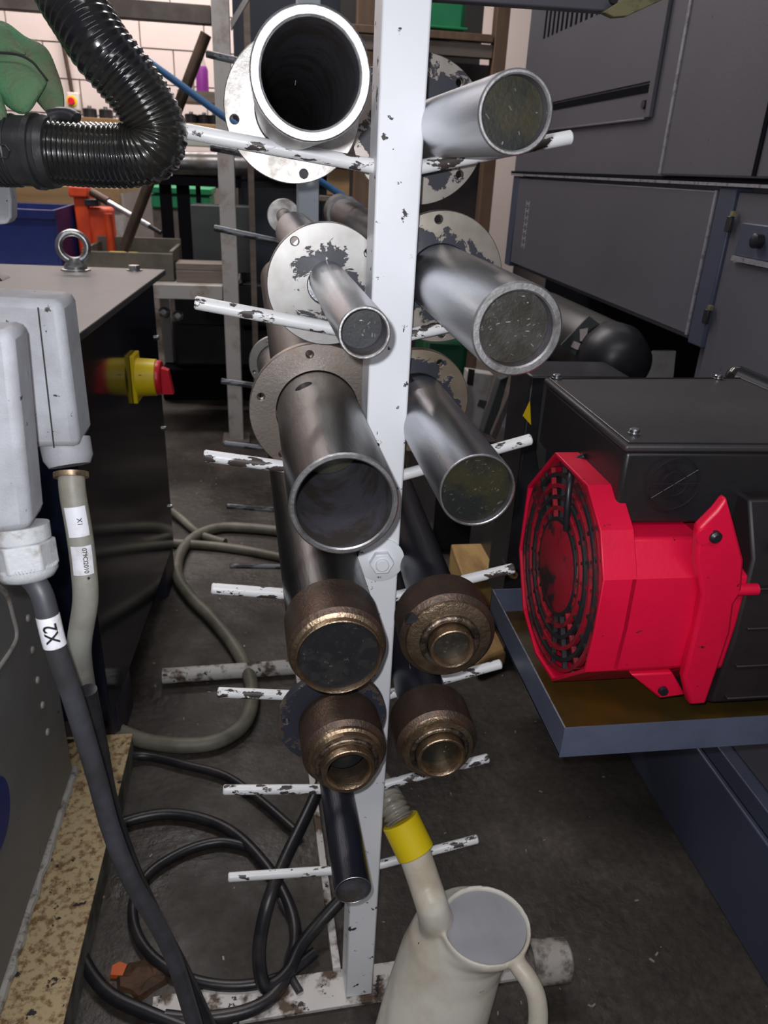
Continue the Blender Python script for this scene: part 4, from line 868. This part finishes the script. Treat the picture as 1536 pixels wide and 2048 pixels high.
for k in range(260):
    x = rnd.uniform(-.55, .70); y = rnd.uniform(.5, 3.0); c = V(x, y, .0002); s_ = rnd.uniform(.0012, .0045); th = rnd.uniform(0, PI)
    u = V(math.cos(th), math.sin(th), 0) * s_; v = V(-math.sin(th), math.cos(th), 0) * s_ * .4; h = V(0, 0, s_ * .4)
    db.hexa([c - u - v, c + u - v, c + u + v, c - u + v, c - u * .8 - v + h, c + u * .7 - v + h, c + u + v * .5 + h, c - u + v + h])
tag(solo('floor_chips', db, mat('pale_floor_chips', (.30, .28, .24), .5, .3), 'pale metal chips and grit scattered over the dark concrete floor', 'swarf', smooth=False), kind='stuff')

# ================================================================ BACKGROUND LEFT
sh = thing('shelf_unit', 'old white steel shelf unit with a low deck, behind the navy cabinet', 'shelf', (-.6, 3.5, 0))
obj('leg', MB().box(-.197, -.135, 3.20, 3.26, .0, 2.2), shelf_white, sh, bevel=.002)
obj('leg', MB().box(-1.60, -1.54, 3.20, 3.26, .0, 2.2), shelf_white, sh, bevel=.002)
obj('leg', MB().box(-.56, -.515, 4.0, 4.05, .0, .665), shelf_white, sh, bevel=.002)
obj('foot_plate', MB().box(-.225, -.11, 3.16, 3.30, .0, .012), shelf_brown, sh)
obj('deck', MB().box(-1.60, -.14, 3.262, 3.95, .655, .668), shelf_white, sh)
obj('deck_rail', MB().box(-1.54, -.20, 3.20, 3.26, .612, .668), shelf_white, sh, bevel=.002)
obj('top_rail', MB().box(-1.54, -.198, 3.20, 3.25, atY(390, 46, 3.2).z, atY(390, 8, 3.2).z), shelf_brown, sh, bevel=.002)
br = MB(); br.prism([atY(x, y, 3.28) for x, y in ((460, 42), (488, -4), (500, -4), (462, 60))], V(0, .03, 0)); obj('bracket_arm', br, shelf_white, sh)
wp = thing('timber_post', 'pale thin timber post behind the top of the shelf leg', 'post', (-.07, 3.5, 0))
obj('upright', MB().box(*sorted((atY(487, 30, 3.5).x, atY(500, 30, 3.5).x)), 3.5, 3.55, 0, 2.2), wood_grey, wp)
def bgbox(name, x0, x1, y0, y1, Y, depth, m, label, cat, floor=None, bevel=.004, parent=None):
    """front face spans the measured corners at distance Y"""
    a = atY((x0 + x1) / 2, y1, Y); b = atY((x0 + x1) / 2, y0, Y); xl = atY(x0, (y0 + y1) / 2, Y).x; xr = atY(x1, (y0 + y1) / 2, Y).x
    z0 = a.z if floor is None else floor
    mb = MB().box(xl, xr, Y, Y + depth, z0, b.z)
    if parent is not None: return obj(name, mb, m, parent, bevel=bevel)
    return solo(name, mb, m, label, cat, bevel=bevel)
DK = .669
# crate box with trough top
cr = thing('tool_crate', 'dusty olive open crate on the shelf deck behind the eye bolt', 'crate', (-.55, 3.32, DK))
cx0, cx1 = atY(165, 520, 3.28).x, atY(346, 520, 3.28).x; cz1 = atY(255, 505, 3.28).z
obj('front_board', MB().box(cx0, cx1, 3.28, 3.295, DK, cz1), crate_grey, cr, bevel=.002)
obj('back_board', MB().box(cx0, cx1, 3.60, 3.615, DK, cz1 + .03), crate_grey, cr, bevel=.002)
obj('side_board', MB().box(cx1 - .015, cx1, 3.2955, 3.5995, DK, cz1 + .01), crate_grey, cr, bevel=.002)
obj('side_board', MB().box(cx0, cx0 + .015, 3.2955, 3.5995, DK, cz1 + .01), crate_grey, cr, bevel=.002)
obj('crate_floor', MB().box(cx0 + .016, cx1 - .016, 3.296, 3.599, DK, cz1 - .03), crate_grey, cr)
c = V(atY(250, 500, 3.42).x, 3.42, cz1 - .022); solo('yellow_scraper', MB().box(c.x - .065, c.x + .05, 3.41, 3.43, cz1 - .0295, cz1 - .012), warn_yel, 'small yellow hand tool lying in the olive crate', 'tool', bevel=.004)
pk_ = thing('timber_plank', 'grey-brown timber planks stacked on the deck beside the white leg', 'plank', (-.3, 3.27, DK))
obj('plank', MB().box(cx1 + .01, -.20, 3.27, 3.40, DK, atY(400, 540, 3.27).z - .004), wood_grey, pk_, bevel=.002)
obj('plank', MB().box(cx1 + .01, -.20, 3.275, 3.40, atY(400, 540, 3.27).z - .003, atY(400, 528, 3.27).z), wood_grey, pk_, bevel=.002)
bb = thing('blue_bin', 'dark blue plastic storage bin at the left frame edge', 'bin', (-1.1, 3.55, DK))
xb0, xb1 = atY(-140, 450, 3.45).x, atY(108, 450, 3.45).x; zb = atY(50, 418, 3.45).z
obj('bin_front', MB().box(xb0, xb1, 3.45, 3.46, DK, zb), blue_bin_m, bb, bevel=.003)
obj('bin_side', MB().hexa([V(xb1, 3.45, DK), V(xb1 + .012, 3.45, DK), V(xb1 + .05, 3.85, DK), V(xb1 + .04, 3.85, DK), V(xb1, 3.45, zb), V(xb1 + .012, 3.45, zb), V(xb1 + .05, 3.85, zb + .02), V(xb1 + .04, 3.85, zb + .02)]), blue_bin_m, bb)
obj('bin_back', MB().box(xb0, xb1 + .04, 3.85, 3.86, DK, zb), blue_bin_m, bb)
obj('bin_rim', MB().box(xb0, xb1 + .012, 3.438, 3.45, zb - .035, zb), blue_bin_m, bb, bevel=.003)
oj = thing('bottle_jack', 'bright orange lifting jack standing on the shelf deck', 'jack', (-.68, 3.66, DK))
jx = lambda px: atY(px, 450, 3.64).x; jz = lambda py: atY(190, py, 3.64).z
obj('jack_body', MB().box(jx(152), jx(182), 3.64, 3.76, DK, jz(392)), orange_pl, oj, bevel=.01)
obj('jack_head', MB().box(jx(146), jx(184), 3.62, 3.78, jz(396), jz(374)), orange_pl, oj, bevel=.008)
obj('jack_cylinder', MB().box(jx(180), jx(222), 3.62, 3.76, DK, jz(415)), orange_pl, oj, bevel=.014)
obj('jack_pump', MB().cyl(V(jx(222), 3.60, DK), V(jx(222), 3.60, jz(425)), .018, seg=18), orange_pl, oj)
obj('jack_yoke', MB().box(jx(178), jx(205), 3.60, 3.66, jz(412), jz(398)), black_part, oj, bevel=.004)
ha = atY(183, 384, 3.60); hb_ = atY(322, 466, 3.45)
d_ = hb_ - ha
obj('handle_socket', MB().cyl(ha, ha + d_ * .24, .017, seg=16), rod_brown, oj)
obj('handle', MB().cyl(ha + d_ * .22, ha + d_ * .84, .0115, seg=16), rod_silver, oj)
obj('handle_tip', MB().cyl(ha + d_ * .84, hb_, .009, seg=12), black_part, oj)
a_ = atY(412, 68, 3.36); b_ = atY(247, 500, 3.36); b_.z = max(b_.z, cz1 - .029)
solo('round_bar', MB().tube([a_, b_], .021, 20), rod_brown, 'long brown round bar leaning diagonally out of the olive crate', 'bar')
bgbox('charcoal_case', 384, 505, 412, 534, 3.6, .17, tile_dark, 'dark grey-green case on the deck just left of the rack pipes', 'case', DK)
st = thing('iron_trestle', 'black iron trestle legs standing behind the round bar', 'trestle', (-.5, 3.75, DK))
for xa, xb_ in ((322, 344), (356, 380), (394, 402)): obj('leg', MB().box(atY(xa, 430, 3.8).x, atY(xb_, 430, 3.8).x, 3.8, 3.85, DK, atY(350, 355, 3.8).z), dark_gap, st)
obj('top_bar', MB().box(atY(300, 360, 3.8).x, atY(480, 360, 3.8).x, 3.78, 3.87, atY(390, 372, 3.8).z, atY(390, 354, 3.8).z), dark_gap, st)
solo('steel_shaft', MB().cyl(atY(345, 331, 3.83) , atY(760, 338, 3.83), .060, seg=32), steel_dark, 'thick dark steel shaft lying across the black trestle', 'shaft')
bench = thing('work_bench', 'plywood-edged work bench against the far wall', 'bench', (-1.5, 5.2, 0))
bz = atY(130, 372, 4.6).z; bz0 = atY(130, 408, 4.6).z
obj('bench_edge', MB().box(-3.2, atY(238, 390, 4.6).x, 4.6, 4.63, bz0, bz), wood, bench, bevel=.002)
obj('bench_top', MB().box(-3.2, atY(238, 390, 4.6).x, 4.6305, 5.3, bz - .03, bz), wood, bench)
obj('bench_leg', MB().box(atY(243, 390, 4.6).x - .08, atY(243, 390, 4.6).x - .01, 4.64, 4.72, 0, bz - .031), shelf_white, bench)
rk = thing('tool_shelf', 'wooden tool shelf below the emergency stop switch, holding dark tool holders', 'shelf', (-.7, 5.6, 0))
sz1 = atY(200, 236, 5.4).z; sz0 = atY(200, 252, 5.4).z; sx0 = atY(162, 240, 5.4).x; sx1 = atY(470, 240, 5.4).x
obj('board', MB().box(sx0, sx1, 5.4, 5.8, sz0, sz1), wood, rk, bevel=.002)
obj('board', MB().box(sx0, sx1, 5.4, 5.8, atY(400, 292, 5.4).z, atY(400, 262, 5.4).z), shelf_white, rk, bevel=.002)
for x_ in (sx0 + .03, sx1 - .05): obj('upright', MB().box(x_, x_ + .04, 5.81, 5.85, 0, sz1), shelf_brown, rk)
ug_ = thing('upper_shelf', 'small upper wall shelf carrying the purple bottle', 'shelf', (-.4, 5.6, 0))
uz1 = atY(400, 182, 5.4).z; uz0 = atY(400, 204, 5.4).z
obj('board', MB().box(atY(355, 190, 5.4).x, atY(470, 190, 5.4).x, 5.4, 5.7, uz0, uz1), wood_grey, ug_)
obj('upright', MB().box(atY(466, 190, 5.4).x - .02, atY(470, 190, 5.4).x, 5.71, 5.74, 0, uz1), shelf_brown, ug_)
first = None
GH = 'dark tool holders with bright tips on the tool shelf'
def holder(x, i):
    global first
    if first is None:
        t = thing('tool_holder', '', 'tool holder', (x, 5.5, sz1), 0, GH)
        obj('holder_body', MB().lathe([(0, .042), (.05, .042), (.055, .034)], (x, 5.5, sz1), (0, 0, 1), 20), black_part, t)
        obj('holder_tip', MB().lathe([(.054, .014), (.068, .013)], (x, 5.5, sz1), (0, 0, 1), 14), zinc, t); first = t
    else:
        t = first.copy(); C.objects.link(t); t.location = (x, 5.5, sz1)
        for ch in list(first.children): q = ch.copy(); C.objects.link(q); q.parent = t
    t['label'] = i
for px, lab in ((180, 'dark tool holder at the left end of the wooden tool shelf'), (212, 'dark tool holder second from the left on the wooden tool shelf'), (382, 'dark tool holder on the tool shelf, just right of the hose bend'), (408, 'dark tool holder on the tool shelf, nearest the white shelf leg'), (428, 'dark tool holder at the shelf leg, right-hand end of the row')):
    holder(atY(px, 225, 5.5).x, lab)
pb = thing('spray_bottle', 'purple-labelled plastic bottle on the upper wall shelf', 'bottle', (atY(404, 150, 5.5).x, 5.5, uz1)); bx_ = atY(404, 150, 5.5).x
hh_ = atY(404, 112, 5.5).z - uz1
obj('bottle_body', MB().lathe([(0, .038), (hh_ * .62, .038), (hh_ * .72, .030)], (bx_, 5.5, uz1), (0, 0, 1), 24), purple_pl, pb)
obj('bottle_neck', MB().lathe([(hh_ * .70, .028), (hh_ * .9, .020), (hh_, .016)], (bx_, 5.5, uz1), (0, 0, 1), 24), clear_bot, pb)
pb2 = thing('spray_bottle', 'pale can beside the purple bottle on the upper shelf', 'can', (atY(378, 150, 5.5).x, 5.5, uz1)); bx_ = atY(378, 150, 5.5).x
obj('bottle_body', MB().lathe([(0, .03), (hh_ * .45, .03), (hh_ * .5, .022)], (bx_, 5.5, uz1), (0, 0, 1), 24), clear_bot, pb2)
es = thing('emergency_switch', 'ivory wall switch box with red button below a brown conduit', 'switch', atY(152, 222, 6.51))
ez0, ez1 = atY(152, 222, 6.5).z, atY(152, 186, 6.5).z; ex0, ex1 = atY(139, 205, 6.5).x, atY(162, 205, 6.5).x
obj('switch_box', MB().box(ex0, ex1, 6.44, 6.51, ez0, ez1), off_white, es, bevel=.008)
ec = V((ex0 + ex1) / 2 - .01, 6.44, (ez0 + ez1) / 2)
obj('button_surround', MB().lathe([(0, .038), (.006, .036)], ec, (0, -1, 0), 24), yellow_pl, es)
obj('stop_button', MB().lathe([(.006, .018), (.02, .026), (.03, .022)], ec, (0, -1, 0), 24), red_pl, es)
solo('wall_conduit', MB().tube([V(ec.x, 6.48, ez1 + .001), V(ec.x - .04, 6.48, ez1 + .5), V(ec.x - .06, 6.48, 3.2)], .014, 12), rod_brown, 'brown conduit running up the wall from the ivory switch box', 'conduit')
gc = thing('green_crate', 'bright green plastic crate under the bench behind the trestle', 'crate', atY(360, 415, 5.0))
gx0, gx1 = atY(302, 400, 5.0).x, atY(420, 400, 5.0).x; gz0, gz1 = atY(360, 418, 5.0).z, atY(360, 372, 5.0).z
obj('crate_body', MB().box(gx0, gx1, 5.0, 5.4, gz0, gz1 - .05), green_pl, gc, bevel=.01); obj('crate_rim', MB().box(gx0 - .01, gx1 + .01, 4.98, 5.42, gz1 - .045, gz1 - .008), green_pl, gc, bevel=.006)
stn = solo('crate_stand', MB().box(gx0, gx1, 5.02, 5.38, 0, gz0 - .001), shelf_brown, 'brown stand carrying the bright green crate', 'stand')
# dark blocks imitating the shade and machine-like shapes under the deck
um = thing('under_deck_shade', 'dark block imitating shade round machine-like shapes on the floor under the shelf deck', 'machine', (-.55, 3.5, 0))
obj('shade_block', MB().box(-.50, .15, 3.9, 4.4, .16, .40), black_part, um, bevel=.02); obj('shade_block_base', MB().box(-.56, .2, 3.85, 4.5, .0, .16), dark_gap, um, bevel=.01)
obj('shade_block_head', MB().box(-.46, .1, 3.75, 3.89, .40, .60), black_part, um, bevel=.01)
for px, py in ((330, 625), (358, 632)):
    c = atY(px, py, 3.6); solo('chrome_knob', MB().lathe([(0, .022), (.015, .026), (.04, .024), (.05, .012)], c, (0, -1, .2), 24), zinc, 'chrome knob in the dark below the shelf deck, %s one' % ('left' if px < 345 else 'right'), 'knob')
# navy locker behind the rack
lk = thing('navy_locker', 'dark navy steel locker behind the pipe rack', 'locker', (.1, 3.75, 0))
lx0, lx1 = atY(477, 400, 3.9).x, atY(702, 40, 3.9).x
obj('locker_body', MB().box(lx0, lx1, 3.9, 4.4, .35, 2.4), navy_dark, lk, bevel=.004); obj('locker_plinth', MB().box(lx0, lx1, 3.92, 4.4, 0, .349), dark_gap, lk)
obj('locker_door', MB().box(lx0 + .02, lx1 - .02, 3.888, 3.8995, .40, 2.35), navy_dark, lk, bevel=.002)
cu_ = thing('timber_cupboard', 'brown timber cupboard frame seen between rack post and pipes', 'cupboard', (.3, 3.3, 0))
ux = lambda px, Y=3.3: atY(px, 380, Y).x
uz = lambda py, Y=3.3: atY(700, py, Y).z
obj('upright', MB().box(ux(706), ux(752), 3.3, 3.36, .0, 2.2), wood_brown, cu_, bevel=.002)
obj('cupboard_panel', MB().box(ux(655), ux(700), 3.32, 3.34, uz(392), uz(336)), wood, cu_, bevel=.002)
obj('cross_rail', MB().box(ux(640), ux(706), 3.30, 3.35, uz(405), uz(394)), wood_grey, cu_, bevel=.002)
obj('cross_rail', MB().box(ux(640), ux(706), 3.30, 3.35, uz(335), uz(325)), wood_grey, cu_, bevel=.002)
solo('air_hose', MB().tube(spline([atY(x, y, 2.6) for x, y in ((250, 90), (345, 158), (440, 228), (540, 295), (640, 362), (740, 428), (800, 470))], 6), .0105, 14), blue_hose_m, 'blue air hose stretched diagonally behind the rack', 'hose')
# right background timber rack
tk = thing('timber_rack', 'brown timber storage rack right of the post with a green crate on it', 'rack', (.7, 3.2, 0))
tx = lambda px, py: atY(px, py, 3.2).x; tz = lambda px, py: atY(px, py, 3.2).z
obj('upright', MB().box(tx(988, 100), tx(1014, 100) , 3.2, 3.26, 0, 2.2), wood_brown, tk, bevel=.002)
obj('cross_rail', MB().box(tx(700, 70), tx(988, 70) - .001, 3.2, 3.24, tz(920, 80), tz(920, 64)), wood_brown, tk, bevel=.002)
obj('cross_rail', MB().box(tx(700, 95), tx(988, 95) - .001, 3.21, 3.25, tz(920, 112), tz(920, 84)), wood_grey, tk, bevel=.002)
obj('back_board', MB().box(tx(760, 200), tx(1000, 200), 3.40, 3.42, .30, tz(920, 112)), mat('dark_brown_board', (.055, .042, .045), .7, 0, (.04, .03, .03), 4, .4, .6), tk)
obj('back_board', MB().box(tx(700, 30), tx(1022, 30), 3.62, 3.64, 0, 2.4), mat('olive_backing', (.05, .045, .042), .7), tk)
gk = thing('green_crate', 'bright green plastic crate high on the timber rack beside the post', 'crate', (.6, 3.3, tz(900, 63)))
obj('crate_body', MB().box(tx(790, 30), tx(938, 30), 3.24, 3.50, tz(900, 62), tz(900, -40)), green_pl, gk, bevel=.02)
obj('crate_rim', MB().box(tx(786, 30), tx(941, 30), 3.225, 3.2395, tz(900, 56), tz(900, 50)), green_pl, gk, bevel=.003)
solo('white_pillar', MB().box(atY(1008, 100, 6.3).x, atY(1075, 100, 6.3).x, 6.3, 6.45, 0, 2.9), mat('cream_pillar', (.62, .54, .51), .6), 'cream painted pillar between timber rack and grey machine', 'pillar')
solo('green_bag', MB().prism([atY(x, y, 2.7) for x, y in ((850, 675), (925, 680), (938, 700), (900, 1020), (830, 1020))], V(0, .2, 0)), green_dark, 'dark green plastic sack seen under the second right pipe', 'sack', bevel=.02)
